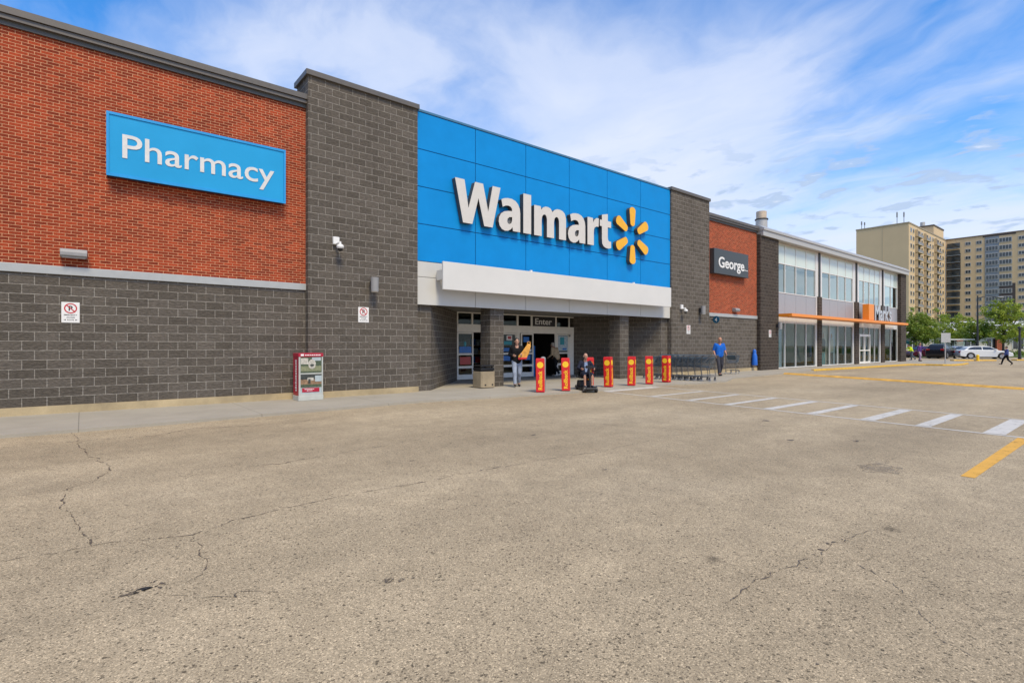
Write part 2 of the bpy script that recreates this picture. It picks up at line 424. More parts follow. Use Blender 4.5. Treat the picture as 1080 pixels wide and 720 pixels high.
class MB:
    def __init__(s):
        s.v, s.f, s.m = [], [], []
        s.cur = 0

    def add(s, vs, fs):
        k = len(s.v)
        s.v += [Vector(p) for p in vs]
        s.f += [[k + i for i in f] for f in fs]
        s.m += [s.cur] * len(fs)
        return s

    def mat(s, i):
        s.cur = i
        return s

    def box(s, x0, y0, z0, x1, y1, z1):
        return s.add([(x0, y0, z0), (x1, y0, z0), (x1, y1, z0), (x0, y1, z0), (x0, y0, z1), (x1, y0, z1), (x1, y1, z1), (x0, y1, z1)],
                     [(0, 3, 2, 1), (4, 5, 6, 7), (0, 1, 5, 4), (1, 2, 6, 5), (2, 3, 7, 6), (3, 0, 4, 7)])

    def prism(s, pts, f0, f1):
        """pts 2D (counter-clockwise); f0 and f1 map a 2D point to the two ends"""
        n = len(pts)
        a = [f0(p) for p in pts] + [f1(p) for p in pts]
        fs = [list(range(n - 1, -1, -1)), list(range(n, 2 * n))] + [(i, (i + 1) % n, n + (i + 1) % n, n + i) for i in range(n)]
        return s.add(a, fs)

    def extr_z(s, pts, z0, z1):
        return s.prism(pts, lambda p: (p[0], p[1], z0), lambda p: (p[0], p[1], z1))

    def extr_y(s, pts, y0, y1):
        return s.prism(pts, lambda p: (p[0], y1, p[1]), lambda p: (p[0], y0, p[1]))

    def tube(s, pts, r, n=8, caps=True):
        pts = [Vector(p) for p in pts]
        rs = r if hasattr(r, '__len__') else [r] * len(pts)
        vs, fs = [], []
        up = None
        for i, p in enumerate(pts):
            t = (pts[min(i + 1, len(pts) - 1)] - pts[max(i - 1, 0)]).normalized()
            if up is None:
                up = Vector((0, 0, 1)) if abs(t.z) < 0.9 else Vector((1, 0, 0))
            a = t.cross(up).normalized()
            b = a.cross(t).normalized()
            up = b
            for k in range(n):
                w = 2 * PI * k / n
                vs.append(p + (a * math.cos(w) + b * math.sin(w)) * rs[i])
        for i in range(len(pts) - 1):
            for k in range(n):
                k2 = (k + 1) % n
                fs.append((i * n + k, i * n + k2, (i + 1) * n + k2, (i + 1) * n + k))
        if caps:
            fs.append(list(range(n - 1, -1, -1)))
            fs.append(list(range((len(pts) - 1) * n, len(pts) * n)))
        return s.add(vs, fs)

    def ball(s, c, r, seg=12, rings=8):
        c = Vector(c)
        r = r if hasattr(r, '__len__') else (r, r, r)
        vs = [c + Vector((0, 0, -r[2]))]
        for i in range(1, rings):
            a = -PI / 2 + PI * i / rings
            for k in range(seg):
                w = 2 * PI * k / seg
                vs.append(c + Vector((r[0] * math.cos(a) * math.cos(w), r[1] * math.cos(a) * math.sin(w), r[2] * math.sin(a))))
        vs.append(c + Vector((0, 0, r[2])))
        fs = [(0, 1 + (k + 1) % seg, 1 + k) for k in range(seg)]
        for i in range(rings - 2):
            for k in range(seg):
                a, b = 1 + i * seg + k, 1 + i * seg + (k + 1) % seg
                fs.append((a, b, b + seg, a + seg))
        t = len(vs) - 1
        o = 1 + (rings - 2) * seg
        fs += [(o + k, o + (k + 1) % seg, t) for k in range(seg)]
        return s.add(vs, fs)

    def text(s, body, o, ex, ey, en, w, h, depth=0.01, off=0.0, sharp=None):
        """lettering fitted to a w x h box with its lower left at o"""
        c = bpy.data.curves.new('tmp', 'FONT')
        c.body = body
        c.offset = off
        c.extrude = 0.5
        c.resolution_u = 4
        t = bpy.data.objects.new('tmp', c)
        sc.collection.objects.link(t)
        dg = bpy.context.evaluated_depsgraph_get()
        dg.update()
        me = bpy.data.meshes.new_from_object(t.evaluated_get(dg))
        xs = [v.co.x for v in me.vertices]; ys = [v.co.y for v in me.vertices]
        x0, x1, y0, y1 = min(xs), max(xs), min(ys), max(ys)
        o, ex, ey, en = map(Vector, (o, ex, ey, en))
        vs = [o + ex * ((v.co.x - x0) / (x1 - x0) * w) + ey * ((v.co.y - y0) / (y1 - y0) * h) + en * ((v.co.z + 0.5) * depth) for v in me.vertices]
        s.add(vs, [list(p.vertices) for p in me.polygons])
        bpy.data.objects.remove(t)
        bpy.data.meshes.remove(me)
        bpy.data.curves.remove(c)
        return s

    def shape(s, loops, o, ex, ey, en, depth):
        """flat outline with holes, thickened along en (own letter shapes)"""
        c = bpy.data.curves.new('tmp', 'CURVE')
        c.dimensions = '2D'
        c.fill_mode = 'BOTH'
        c.extrude = 0.5
        for lp in loops:
            sp = c.splines.new('POLY')
            sp.points.add(len(lp) - 1)
            for q, p in zip(sp.points, lp):
                q.co = (p[0], p[1], 0, 1)
            sp.use_cyclic_u = True
        t = bpy.data.objects.new('tmp', c)
        sc.collection.objects.link(t)
        dg = bpy.context.evaluated_depsgraph_get(); dg.update()
        me = bpy.data.meshes.new_from_object(t.evaluated_get(dg))
        o, ex, ey, en = map(Vector, (o, ex, ey, en))
        s.add([o + ex * v.co.x + ey * v.co.y + en * ((v.co.z + 0.5) * depth) for v in me.vertices], [list(p.vertices) for p in me.polygons])
        bpy.data.objects.remove(t); bpy.data.meshes.remove(me); bpy.data.curves.remove(c)
        return s

    def build(s, name, mats, parent=None, place=True, uv=(0, 0), smooth=False, bevel=0.0, bseg=2, kind=None, label=None, flat=35):
        me = bpy.data.meshes.new(name)
        base = Vector((0, 0, 0))
        if parent is not None and place:
            r = parent
            while r.parent:
                r = r.parent
            base = LOC.get(r.name, base)
        me.from_pydata([v - base for v in s.v], [], s.f)
        mats = mats if isinstance(mats, (list, tuple)) else [mats]
        for m in mats:
            me.materials.append(m)
        for p, i in zip(me.polygons, s.m):
            p.material_index = i
        me.update()
        ul = me.uv_layers.new(name='UVMap')
        for p in me.polygons:
            nn = p.normal
            if abs(nn.z) > 0.8:
                tx, ty = Vector((1, 0, 0)), Vector((0, 1, 0))
            else:
                tx = Vector((-nn.y, nn.x, 0)).normalized()
                if tx.x + 0.3 * tx.y < 0:
                    tx = -tx
                ty = Vector((0, 0, 1))
            for li in p.loop_indices:
                q = s.v[me.loops[li].vertex_index]
                ul.data[li].uv = (q.dot(tx) + uv[0], q.dot(ty) + uv[1])
        o = bpy.data.objects.new(name, me)
        sc.collection.objects.link(o)
        if parent is not None:
            o.parent = parent
        if smooth:
            bm = bmesh.new(); bm.from_mesh(me)
            bmesh.ops.remove_doubles(bm, verts=bm.verts, dist=1e-5)
            for e in bm.edges:
                if len(e.link_faces) == 2 and e.calc_face_angle(0) > R(flat):
                    e.smooth = False
            for f in bm.faces:
                f.smooth = True
            bm.to_mesh(me); bm.free()
        if bevel:
            b = o.modifiers.new('edge', 'BEVEL')
            b.width = bevel; b.segments = bseg; b.limit_method = 'ANGLE'; b.angle_limit = R(40)
        if kind:
            o['kind'] = kind
        if label:
            o['label'] = label
        return o


def copy_tree(o, parent=None):
    c = o.copy()
    sc.collection.objects.link(c)
    c.parent = parent
    for ch in list(o.children):
        copy_tree(ch, c)
    return c


def arc(cx, cy, rx, ry, a0, a1, n):
    return [(cx + rx * math.cos(R(a0 + (a1 - a0) * i / n)), cy + ry * math.sin(R(a0 + (a1 - a0) * i / n))) for i in range(n + 1)]


EX, EY, EZ = Vector((1, 0, 0)), Vector((0, 1, 0)), Vector((0, 0, 1))
BV = -0.1645                                # course joints of the block walls
GZ = -0.06                                  # asphalt level (the pavement is at 0)

# ------------------------------------------------------------------ ground
g = MB().add([(-900, -900, GZ), (1200, -900, GZ), (1200, 900, GZ), (-900, 900, GZ)], [(0, 1, 2, 3)])
g.build('car_park_asphalt', ASPHALT, kind='structure')

sw = MB()
edge = [(-40, 12.0), (1.0, 12.08), (4.4, 12.3), (7.0, 12.5), (9.8, 12.1), (13.2, 11.82), (17.4, 11.92), (19.3, 11.5), (20.9, 11.5), (23.0, 12.35), (28.3, 12.7), (33.7, 13.07)]
kerb_line = [(33.7, 13.07), (40.2, 12.6), (46, 12.35), (49.2, 12.2), (49.9, 11.4), (50.0, 10.4), (50.6, 9.9), (52.5, 9.75), (56, 10.0)]
outer = edge + kerb_line[1:] + [(60, 10.9), (63, 12.6), (64.5, 15.5), (64.5, 45), (59.3, 45), (59.3, 19.4), (-40, 19.4)]
sw.extr_z(outer, -0.4, -0.002)
sw.build('sidewalk', SIDEWALK, kind='structure')
kb = MB()
for (a, b) in zip(kerb_line[:-1], kerb_line[1:]):
    a, b = Vector((*a, 0)), Vector((*b, 0))
    t = (b - a).normalized(); nrm = Vector((t.y, -t.x, 0))
    lo, hi = (0.03, 0.09)
    p = [a + nrm * 0.02, b + nrm * 0.02, b - nrm * 0.15, a - nrm * 0.15]
    kb.prism([(q.x, q.y) for q in p], lambda q: (q[0], q[1], GZ), lambda q: (q[0], q[1], 0.055))
kb.build('yellow_kerb', KERB_YELLOW, kind='structure', bevel=0.015)


def sheet(name, polys, mat, z, kind='structure'):
    m = MB()
    for p in polys:
        m.add([(q[0], q[1], z) for q in p], [list(range(len(p)))])
    return m.build(name, mat, kind=kind)


def line_poly(a, b, w):
    a, b = Vector(a), Vector(b)
    t = (b - a).normalized(); n = Vector((-t.y, t.x)) * w / 2
    return [a - n, b - n, b + n, a + n]


nx = lambda y: 13.46 - (11.6 - y) * 0.131
fx = lambda y: 16.45 - (11.8 - y) * 0.145
cw = [line_poly((nx(11.75), 11.75), (nx(0.4), 0.4), 0.10), line_poly((fx(12.0), 12.0), (fx(0.4), 0.4), 0.09)]
sheet('crosswalk_border_paint', cw, WHITE_PAINT, GZ + 0.004)
st = []
for y, w in ((11.72, 0.42), (9.68, 0.17), (8.34, 0.19), (7.12, 0.2), (6.0, 0.24), (4.97, 0.22), (3.84, 0.26), (2.88, 0.24), (1.85, 0.30), (0.85, 0.26)):
    st.append([(nx(y) + 0.09, y - w / 2), (fx(y) - 0.09, y - w / 2 + 0.02), (fx(y) - 0.09, y + w / 2), (nx(y) + 0.09, y + w / 2)])
sheet('crosswalk_stripe_paint', st, WHITE_PAINT, GZ + 0.004)
sheet('stop_line_paint', [[(8.0, 1.37), (12.05, 1.36), (12.05, 1.52), (8.0, 1.50)]], YELLOW_PAINT, GZ + 0.004)
sheet('yellow_lane_paint', [line_poly((66.5, 12.5), (70.5, 9.3), 0.35), line_poly((58, 3.0), (72, -6.5), 0.3)], YELLOW_PAINT, GZ + 0.004)

# low yellow hump running out from the pavement across the lane
hm = MB()
ha, hb = Vector((29.25, 12.75)), Vector((23.6, -1.6))
ht = (hb - ha).normalized(); hn = Vector((-ht.y, ht.x))
hp_prof = [(-.30, -.01), (-.22, .035), (-.10, .065), (.10, .065), (.22, .035), (.30, -.01)]
hm.prism(hp_prof, lambda p: (ha.x + hn.x * p[0], ha.y + hn.y * p[0], GZ + p[1]), lambda p: (hb.x + hn.x * p[0], hb.y + hn.y * p[0], GZ + p[1]))
hm.build('yellow_speed_hump', plain('worn_yellow_hump', (0.60, 0.33, 0.05), 0.75, var=0.3, scale=3), kind='structure')

# cracks, potholes, stains
CRACK = paint_mat('crack_shadow', (0.115, 0.09, 0.066), 0.50)
cracks = [([(-0.15, 12.25), (-0.02, 10.63), (0.06, 9.47), (0.22, 8.58), (0.23, 8.11), (0.11, 7.57), (-0.05, 7.4), (-0.14, 7.19), (-0.15, 6.69), (-0.08, 6.16), (-0.04, 5.81), (0.01, 5.48), (0.06, 5.06)], .016),
          ([(-0.64, 7.42), (-0.39, 7.39), (-0.15, 7.43)], .016),
          ([(-0.46, 5.25), (-0.14, 5.18), (0.19, 5.2), (0.67, 4.94), (0.94, 5.11), (1.48, 5.22), (2.16, 5.32), (3.03, 5.26), (3.7, 5.29), (4.59, 5.25), (5.57, 5.15), (7.46, 5.2)], .017),
          ([(0.67, 4.94), (0.69, 4.55), (0.69, 4.22), (0.65, 4.05), (0.57, 3.99)], .014),
          ([(0.42, 3.84), (0.58, 3.68), (0.74, 3.58), (0.79, 3.63), (0.98, 3.45)], .015),
          ([(-0.95, 11.0), (-0.13, 10.93), (0.91, 10.76), (1.54, 11.29), (3.06, 10.81), (4.13, 11.17)], .030),
          ([(1.46, 7.37), (2.05, 7.23), (3.02, 7.4), (4.25, 7.69), (5.87, 7.77)], .020),
          ([(2.95, 1.66), (3.39, 1.65), (4.02, 1.61), (4.52, 1.61), (4.8, 1.57), (5.15, 1.51)], .013),
          ([(4.33, 1.47), (4.08, 1.17), (3.77, 0.94), (3.62, 0.79), (3.48, 0.66), (3.37, 0.47)], .009),
          ([(7.4, 9.11), (7.55, 7.49), (8.22, 6.15), (8.55, 5.18)], .022),
          ([(7.13, 2.32), (7.66, 2.39), (8.22, 2.3), (8.87, 2.31)], .009)]
cm = MB()


def crack(pts, w):
    fine = []
    for a, b in zip(pts[:-1], pts[1:]):
        a, b = Vector(a), Vector(b)
        n = max(2, int((b - a).length / 0.05))
        for i in range(n):
            fine.append(a.lerp(b, i / n))
    fine.append(Vector(pts[-1]))
    off, L, Rr = Vector((0, 0)), [], []
    for i, p in enumerate(fine):
        off = off * 0.8 + Vector((rnd.gauss(0, .014), rnd.gauss(0, .014)))
        q = p + off
        t = (fine[min(i + 1, len(fine) - 1)] - fine[max(i - 1, 0)]).normalized()
        n = Vector((-t.y, t.x))
        ww = w * .62 * max(0.06, rnd.gauss(0.42, 0.36)) * min(1, (i + 1) / 5, (len(fine) - i) / 5)
        L.append(q + n * ww); Rr.append(q - n * ww)
    k = len(fine)
    cm.add([(q.x, q.y, GZ + .003) for q in L + Rr], [(i, k + i, k + i + 1, i + 1) for i in range(k - 1)])


for p, w in cracks:
    crack(p, w)


def blot(cx, cy, r, n=22, sx=1.0, sy=1.0, rough=.35):
    ph = [rnd.uniform(0, 6.28) for _ in range(4)]
    pts = []
    for i in range(n):
        a = 2 * PI * i / n
        rr = r * (1 + rough * sum(math.sin((k + 2) * a + ph[k]) / (k + 1.3) for k in range(4)) * 0.8)
        pts.append((cx + rr * sx * math.cos(a), cy + rr * sy * math.sin(a), GZ + .0035))
    cm.add(pts, [list(range(n))])


cm.mat(1)
blot(0.31, 4.05, 0.036, sx=1.25, sy=0.55, rough=.6)
cm.mat(0)
blot(0.24, 4.02, 0.03, sx=1.6, sy=.5, rough=.6)
blot(0.25, 4.02, 0.022); blot(0.40, 4.07, 0.016)
for i in range(26):
    blot(0.30 + rnd.gauss(0, .10), 4.03 + rnd.gauss(0, .05), rnd.uniform(.004, .010), 9)
for i in range(7):
    blot(4.35 + rnd.gauss(0, .25), 1.62 + rnd.gauss(0, .03), rnd.uniform(.008, .02), 10)
for (x, y, r) in ((1.55, 3.19, .035), (1.62, 3.14, .022), (1.70, 3.12, .012), (3.1, 4.4, .02), (9.6, 3.1, .06), (8.9, 3.8, .05), (5.0, 4.35, .03), (6.0, 6.8, .045), (10.8, 5.1, .07), (3.4, 6.3, .03), (2.75, 1.05, .009)):
    blot(x, y, r, 14, sx=1.3, sy=.8)
cm.build('asphalt_cracks', [CRACK, plain('pothole_tar', (.025, .022, .02), .9)], kind='structure')
PATCH = paint_mat('asphalt_patch', (0.30, 0.24, 0.16), 0.60)
sheet('asphalt_patch', [[(7.35, 2.28), (7.72, 2.48), (8.05, 2.33), (7.98, 2.05), (7.55, 1.98)]], PATCH, GZ + 0.0025)

# ------------------------------------------------------------------ the big store
store = thing('supermarket_building', 'long brick and grey block superstore with a blue panelled entrance front', 'store', (13.5, 15.15, 0))
YW, YT, YP = 15.15, 14.93, 15.0

lw = MB().box(-30, YW, 0.17, 4.86, 15.5, 3.01)
lw.build('block_wall', BLOCK, store, uv=(1.185, BV))
MB().box(-30, YW - .035, -0.1, 4.86, 15.5, 0.17).build('foundation', FOUND, store)
MB().box(-30, YW - .05, 3.01, 4.86, 15.5, 3.19).build('metal_band', BAND, store, bevel=.006)
MB().box(-30, YW, 3.19, 4.86, 15.5, 8.10).build('brick_wall', BRICK, store, uv=(1.185, -3.19))
c = MB()
c.mat(1).box(-30, YW - .06, 8.09, 4.86, 15.5, 8.195)
c.mat(0).box(-30, YW - .13, 8.195, 4.86, 15.5, 8.285)
c.box(-30, YW - .17, 8.297, 4.86, 15.55, 8.44)
c.mat(1).box(-30, YW - .115, 8.283, 4.86, 15.5, 8.299)
c.build('cornice', [COPING, COPING_SHADE], store)


def tower(x0, x1, uo):
    t = MB().box(x0, YT, 0.17, x1, 15.9, 8.95)
    t.build('block_tower', BLOCK, store, uv=(uo, BV))
    MB().box(x0 - .02, YT - .035, -0.1, x1 + .02, 15.9, 0.17).build('foundation', FOUND, store)
    MB().box(x0 - .07, YT - .07, 8.95, x1 + .04, 15.97, 9.10).build('coping', COPING, store, bevel=.008)


tower(4.86, 8.27, -5.138 + .2)
tower(22.03, 25.40, -22.03)

# blue cladding, four rows of six panels with open joints
bx0, bx1 = 8.27, 22.03
MB().box(bx0, YP + .03, 4.17, bx1, YP + .4, 8.9).build('panel_backing', BLUE_J, store)
bp = MB()
pw = (bx1 - bx0) / 6
for i in range(6):
    for k in range(4):
        bp.box(bx0 + i * pw + .011, YP, 4.17 + k * 1.195 + .011, bx0 + (i + 1) * pw - .011, YP + .029, 4.17 + (k + 1) * 1.195 - .011)
bp.build('blue_cladding', BLUE, store, bevel=.004, bseg=1)
MB().box(bx0, YP - .02, 8.952, bx1, YP + .45, 9.02).build('coping', BLUE_CAP, store)

# pale fascia under the blue panels, and the long canopy board held off it
fa = MB()
fa.mat(1).box(bx0, YP + .03, 2.80, bx1, YP + .30, 4.165)
fa.mat(0)
for i in range(6):
    xa, xb = bx0 + i * pw + .008, bx0 + (i + 1) * pw - .008
    fa.box(xa, YP, 2.78, xb, YP + .029, 3.66)
    fa.box(xa, YP, 3.675, xb, YP + .029, 4.162)
fa.build('fascia', [FASCIA, JOINT], store, bevel=.004, bseg=1)
MB().box(8.95, 14.50, 3.26, 21.38, 14.58, 4.16).build('canopy_board', CANOPY, store, bevel=.012)
for i in range(5):
    xc = 9.04 + i * 3.06
    b = MB().box(xc - .05, 14.585, 3.62, xc + .05, YP - .004, 3.86)
    b.box(xc - .09, 14.585, 3.58, xc - .052, YP - .1, 3.90).box(xc + .052, 14.585, 3.58, xc + .09, YP - .1, 3.90)
    b.build('canopy_bracket', FASCIA, store)
for xc in (12.72, 18.66):
    MB().box(xc - .04, 14.52, 4.161, xc + .04, 14.60, 4.21).build('bracket_cap', SIGN_WHITE, store)

# entrance recess: splayed block walls, pillars, soffit
rl = MB().extr_z([(8.27, 15.14), (8.87, 15.14), (12.14, 18.6), (12.14, 19.0), (8.27, 19.0)], 0.0, 2.90)
rl.build('recess_wall', BLOCK, store, uv=(.1, BV))
rr = MB().extr_z([(21.5, 15.16), (22.03, 15.16), (22.03, 19.0), (19.07, 19.0), (19.07, 18.6)], 0.0, 2.90)
rr.build('recess_wall', BLOCK, store, uv=(.25, BV))
for xp in (11.28, 18.40):
    p = MB().box(xp, 15.10, 0.0, xp + .60, 15.70, 2.88)
    p.build('entrance_pillar', BLOCK, store, uv=(-xp, BV), bevel=.006)
MB().extr_z([(8.3, 15.31), (22.0, 15.31), (22.0, 18.95), (8.3, 18.95)], 2.88, 2.95).build('soffit', SOFFIT, store)
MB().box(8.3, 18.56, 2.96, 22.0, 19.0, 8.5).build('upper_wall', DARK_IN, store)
MB().box(-30, 15.55, 7.7, 31.0, 75, 7.85).build('roof', ROOF, store)
# side and back walls so the store is a closed volume
MB().box(-30.35, 15.15, 0, -30.01, 75, 8.3).box(-30, 75.01, 0, 59, 75.3, 8.3).build('rear_wall', BLOCK, store)

# right-hand brick wall
MB().box(25.41, YW, 0.17, 30.95, 15.5, 3.02).build('block_wall', BLOCK, store, uv=(.1, BV))
MB().box(25.43, YW - .035, -0.1, 30.95, 15.5, 0.17).build('foundation', FOUND, store)
MB().box(25.41, YW - .05, 3.02, 30.95, 15.5, 3.20).build('metal_band', BAND, store, bevel=.006)
MB().box(25.41, YW, 3.20, 30.95, 15.5, 8.10).build('brick_wall', BRICK, store, uv=(.05, -3.19))
c = MB()
c.mat(1).box(25.41, YW - .06, 8.09, 30.95, 15.5, 8.195)
c.mat(0).box(25.41, YW - .13, 8.195, 30.95, 15.5, 8.285)
c.box(25.41, YW - .17, 8.297, 30.95, 15.55, 8.44)
c.build('cornice', [COPING, COPING_SHADE], store)
# raised roof kerb seen behind the right parapet
MB().add([(28.2, 16.2, 8.3), (31.2, 16.2, 8.3), (31.2, 16.2, 8.95), (29.6, 16.2, 9.02), (28.6, 16.2, 8.75), (28.2, 18, 8.3), (31.2, 18, 8.3), (31.2, 18, 8.95), (29.6, 18, 9.02), (28.6, 18, 8.75)],
         [(0, 1, 2, 3, 4), (9, 8, 7, 6, 5), (4, 3, 8, 9), (3, 2, 7, 8), (0, 4, 9, 5), (1, 6, 7, 2)]).build('roof_upstand', ROOF, store)

# storefront: transom, doors, dark vestibule with a few shelves inside
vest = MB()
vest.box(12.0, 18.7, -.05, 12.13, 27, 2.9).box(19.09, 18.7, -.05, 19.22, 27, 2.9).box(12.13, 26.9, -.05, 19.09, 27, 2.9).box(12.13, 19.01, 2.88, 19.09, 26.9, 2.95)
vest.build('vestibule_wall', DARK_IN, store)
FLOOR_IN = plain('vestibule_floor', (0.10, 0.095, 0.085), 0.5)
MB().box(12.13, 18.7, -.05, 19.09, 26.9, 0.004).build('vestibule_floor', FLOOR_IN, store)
sf = MB()
Y0, Y1 = 18.56, 18.64
sf.box(12.14, Y0, 2.03, 19.07, Y1 + .05, 2.37)                       # header
sf.box(12.14, Y0 + .01, 2.83, 19.07, Y1, 2.88)
for xa, xb in ((12.14, 12.20), (12.88, 12.96), (14.0, 14.06), (15.38, 15.48), (16.24, 16.34), (17.80, 17.90), (18.72, 18.80)):
    sf.box(xa, Y0 + .012, 2.372, xb, Y1 - .004, 2.828)               # transom posts
for xa, xb in ((14.0, 14.06), (15.38, 15.56), (17.78, 17.92), (18.74, 19.07)):
    sf.box(xa, Y0 + .012, 0.0, xb, Y1 - .004, 2.028)
sf.build('storefront_frame', CREAM, store, bevel=.006)
for xa, xb in ((12.20, 12.88), (12.96, 14.0), (14.06, 15.38), (15.48, 16.24), (17.90, 18.72)):
    tg = MB().add([(xa, 18.60, 2.37), (xb, 18.60, 2.37), (xb, 18.60, 2.83), (xa, 18.60, 2.83)], [(0, 1, 2, 3)])
    tg.build('transom_window', GLASS, store)
en = MB().box(16.345, 18.575, 2.373, 17.795, 18.61, 2.827)
ent = en.build('entrance_sign_panel', BLACK, store)
MB().text('Enter', (16.5, 18.574, 2.45), EX, EZ, -EY, 1.06, .29, .008, .012).build('entrance_lettering', SIGN_WHITE, ent)


def door_leaf(xa, xb, y, name='door'):
    d = MB()
    d.box(xa, y, .03, xa + .07, y + .05, 2.02).box(xb - .07, y, .03, xb, y + .05, 2.02)
    for za, zb in ((.03, .24), (.50, .60), (1.06, 1.14), (1.96, 2.02)):
        d.box(xa + .07, y + .002, za, xb - .07, y + .048, zb)
    o = d.build(name, CREAM, store, bevel=.004)
    gm = MB()
    for za, zb in ((.24, .50), (.60, 1.06), (1.14, 1.96)):
        gm.add([(xa + .07, y + .025, za), (xb - .07, y + .025, za), (xb - .07, y + .025, zb), (xa + .07, y + .025, zb)], [(0, 1, 2, 3)])
    gm.build('door_pane', GLASS, o)
    return o


door_a = door_leaf(12.15, 12.98, 18.58)
door_b = door_leaf(14.07, 15.37, 18.58)
door_c = door_leaf(15.57, 16.33, 18.50)
door_d = door_leaf(17.93, 18.73, 18.58)
STK_BLUE = plain('blue_sticker', (0.02, 0.16, 0.52), 0.4, var=0.15)
STK_TEAL = plain('teal_sticker', (0.02, 0.28, 0.36), 0.4, var=0.15)
STK_PALE = plain('pale_poster', (0.42, 0.52, 0.58), 0.4, var=0.25, scale=9)
STK_RED = plain('red_sticker', (0.45, 0.05, 0.05), 0.4)


def sticker(door, xa, za, xb, zb, m, y=18.592):
    MB().box(xa, y, za, xb, y + .006, zb).build('door_sticker', m, door)


sticker(door_a, 12.27, 1.15, 12.88, 1.42, STK_BLUE); sticker(door_a, 12.50, 1.44, 12.62, 1.62, STK_TEAL)
sticker(door_a, 12.30, .66, 12.84, .98, STK_RED)
for xa, za, xb, zb, m in ((14.80, 1.70, 15.12, 1.92, ROLL_W), (14.86, 1.75, 15.06, 1.88, STK_RED), (14.65, 1.5, 15.1, 1.66, STK_TEAL), (14.62, 1.20, 14.95, 1.36, STK_BLUE),
                          (14.3, 1.16, 14.58, 1.3, ROLL_W), (14.60, .78, 15.0, 1.0, STK_BLUE)):
    sticker(door_b, xa, za, xb, zb, m, 18.59 if m is not STK_RED else 18.583)
for xa, za, xb, zb, m in ((15.72, 1.62, 16.06, 1.86, STK_BLUE), (15.80, .80, 16.15, 1.02, STK_BLUE), (15.95, 1.18, 16.2, 1.3, ROLL_W)):
    sticker(door_c, xa, za, xb, zb, m, 18.51)
sticker(door_d, 18.02, 1.20, 18.66, 1.94, STK_PALE); sticker(door_d, 18.14, 1.5, 18.42, 1.86, STK_TEAL, 18.584); sticker(door_d, 18.30, 1.25, 18.58, 1.34, STK_BLUE, 18.584)
# inside: a blue door post and stock that shows in the gloom
MB().box(16.42, 18.75, 0, 16.66, 18.9, 1.45).build('blue_door_guard', STK_BLUE, store, bevel=.02)
stock = thing('display_rack', 'dim merchandise rack far inside the entrance vestibule', 'rack', (14.0, 25.5, 0))
MB().box(12.6, 25.3, 0.004, 18.6, 25.4, 1.7).build('back_panel', DARKMETAL, stock)
for z in (.45, .95, 1.45):
    MB().box(12.6, 24.8, z, 18.6, 25.295, z + .03).build('shelf', CREAM, stock)
for i, z in enumerate((.48, .98, 1.48)):
    b = MB()
    x = 12.7
    while x < 18.3:
        w = rnd.uniform(.2, .45)
        b.mat(rnd.randrange(4)).box(x, 24.85, z, x + w - .03, 25.2, z + rnd.uniform(.18, .4))
        x += w
    b.build('goods', [STK_BLUE, STK_RED, STK_PALE, FOUND], stock)

# ------------------------------------------------------------------ the clothing store beyond it
shop = thing('clothing_store_building', 'two storey glass fronted store with brown brick piers and an orange awning', 'store', (46, 15.15, 0))
MB().box(30.97, 14.93, -0.1, 33.30, 19.4, 8.02).build('brown_pier', BLOCKB, shop, uv=(-30.97, BV))
MB().box(57.62, 14.98, -0.1, 59.15, 40, 8.02).build('brown_pier', BLOCKB, shop, uv=(-57.6, BV))
fs = MB()
fs.box(31.05, 14.80, 7.93, 59.3, 15.6, 8.25)
fs.box(31.02, 14.74, 8.254, 59.36, 15.7, 8.36)
fs.add([(31.02, 14.74, 8.364), (59.36, 14.74, 8.364), (59.36, 15.1, 8.60), (31.02, 15.1, 8.60), (31.02, 16, 8.60), (59.36, 16, 8.60), (31.02, 16, 8.364), (59.36, 16, 8.364)],
       [(0, 1, 2, 3), (3, 2, 5, 4), (0, 3, 4, 6), (1, 7, 5, 2), (4, 5, 7, 6)])
FAS2 = plain('silver_roof_fascia', (0.43, 0.415, 0.385), 0.4, 0.15, var=0.05)
fs.build('roof_fascia', FAS2, shop)
MB().box(31.0, 15.9, 7.8, 59.1, 40, 7.95).build('roof', ROOF, shop)
bays = [(33.32, 39.68, 4), (40.60, 46.68, 4), (47.82, 52.88, 4), (53.98, 57.60, 2)]
YB = 15.30


def bay_frame(x0, x1, n, z0, z1, zmids, name, glassmat, w=.06, door=None):
    f = MB()
    f.box(x0, YB - .06, z0, x0 + w * 1.6, YB + .06, z1).box(x1 - w * 1.6, YB - .06, z0, x1, YB + .06, z1)
    f.box(x0 + w * 1.6, YB - .058, z0, x1 - w * 1.6, YB + .058, z0 + w).box(x0 + w * 1.6, YB - .058, z1 - w, x1 - w * 1.6, YB + .058, z1)
    for i in range(1, n):
        xm = x0 + (x1 - x0) * i / n
        f.box(xm - w / 2, YB - .055, z0 + w, xm + w / 2, YB + .055, z1 - w)
    for zm in zmids:
        f.box(x0 + w * 1.6, YB - .05, zm - w / 2, x1 - w * 1.6, YB + .05, zm + w / 2)
    gm = MB().add([(x0 + .02, YB, z0 + .02), (x1 - .02, YB, z0 + .02), (x1 - .02, YB, z1 - .02), (x0 + .02, YB, z1 - .02)], [(0, 1, 2, 3)])
    o = gm.build(name, glassmat, shop)
    f.build('window_frame', ALU, o)
    return o


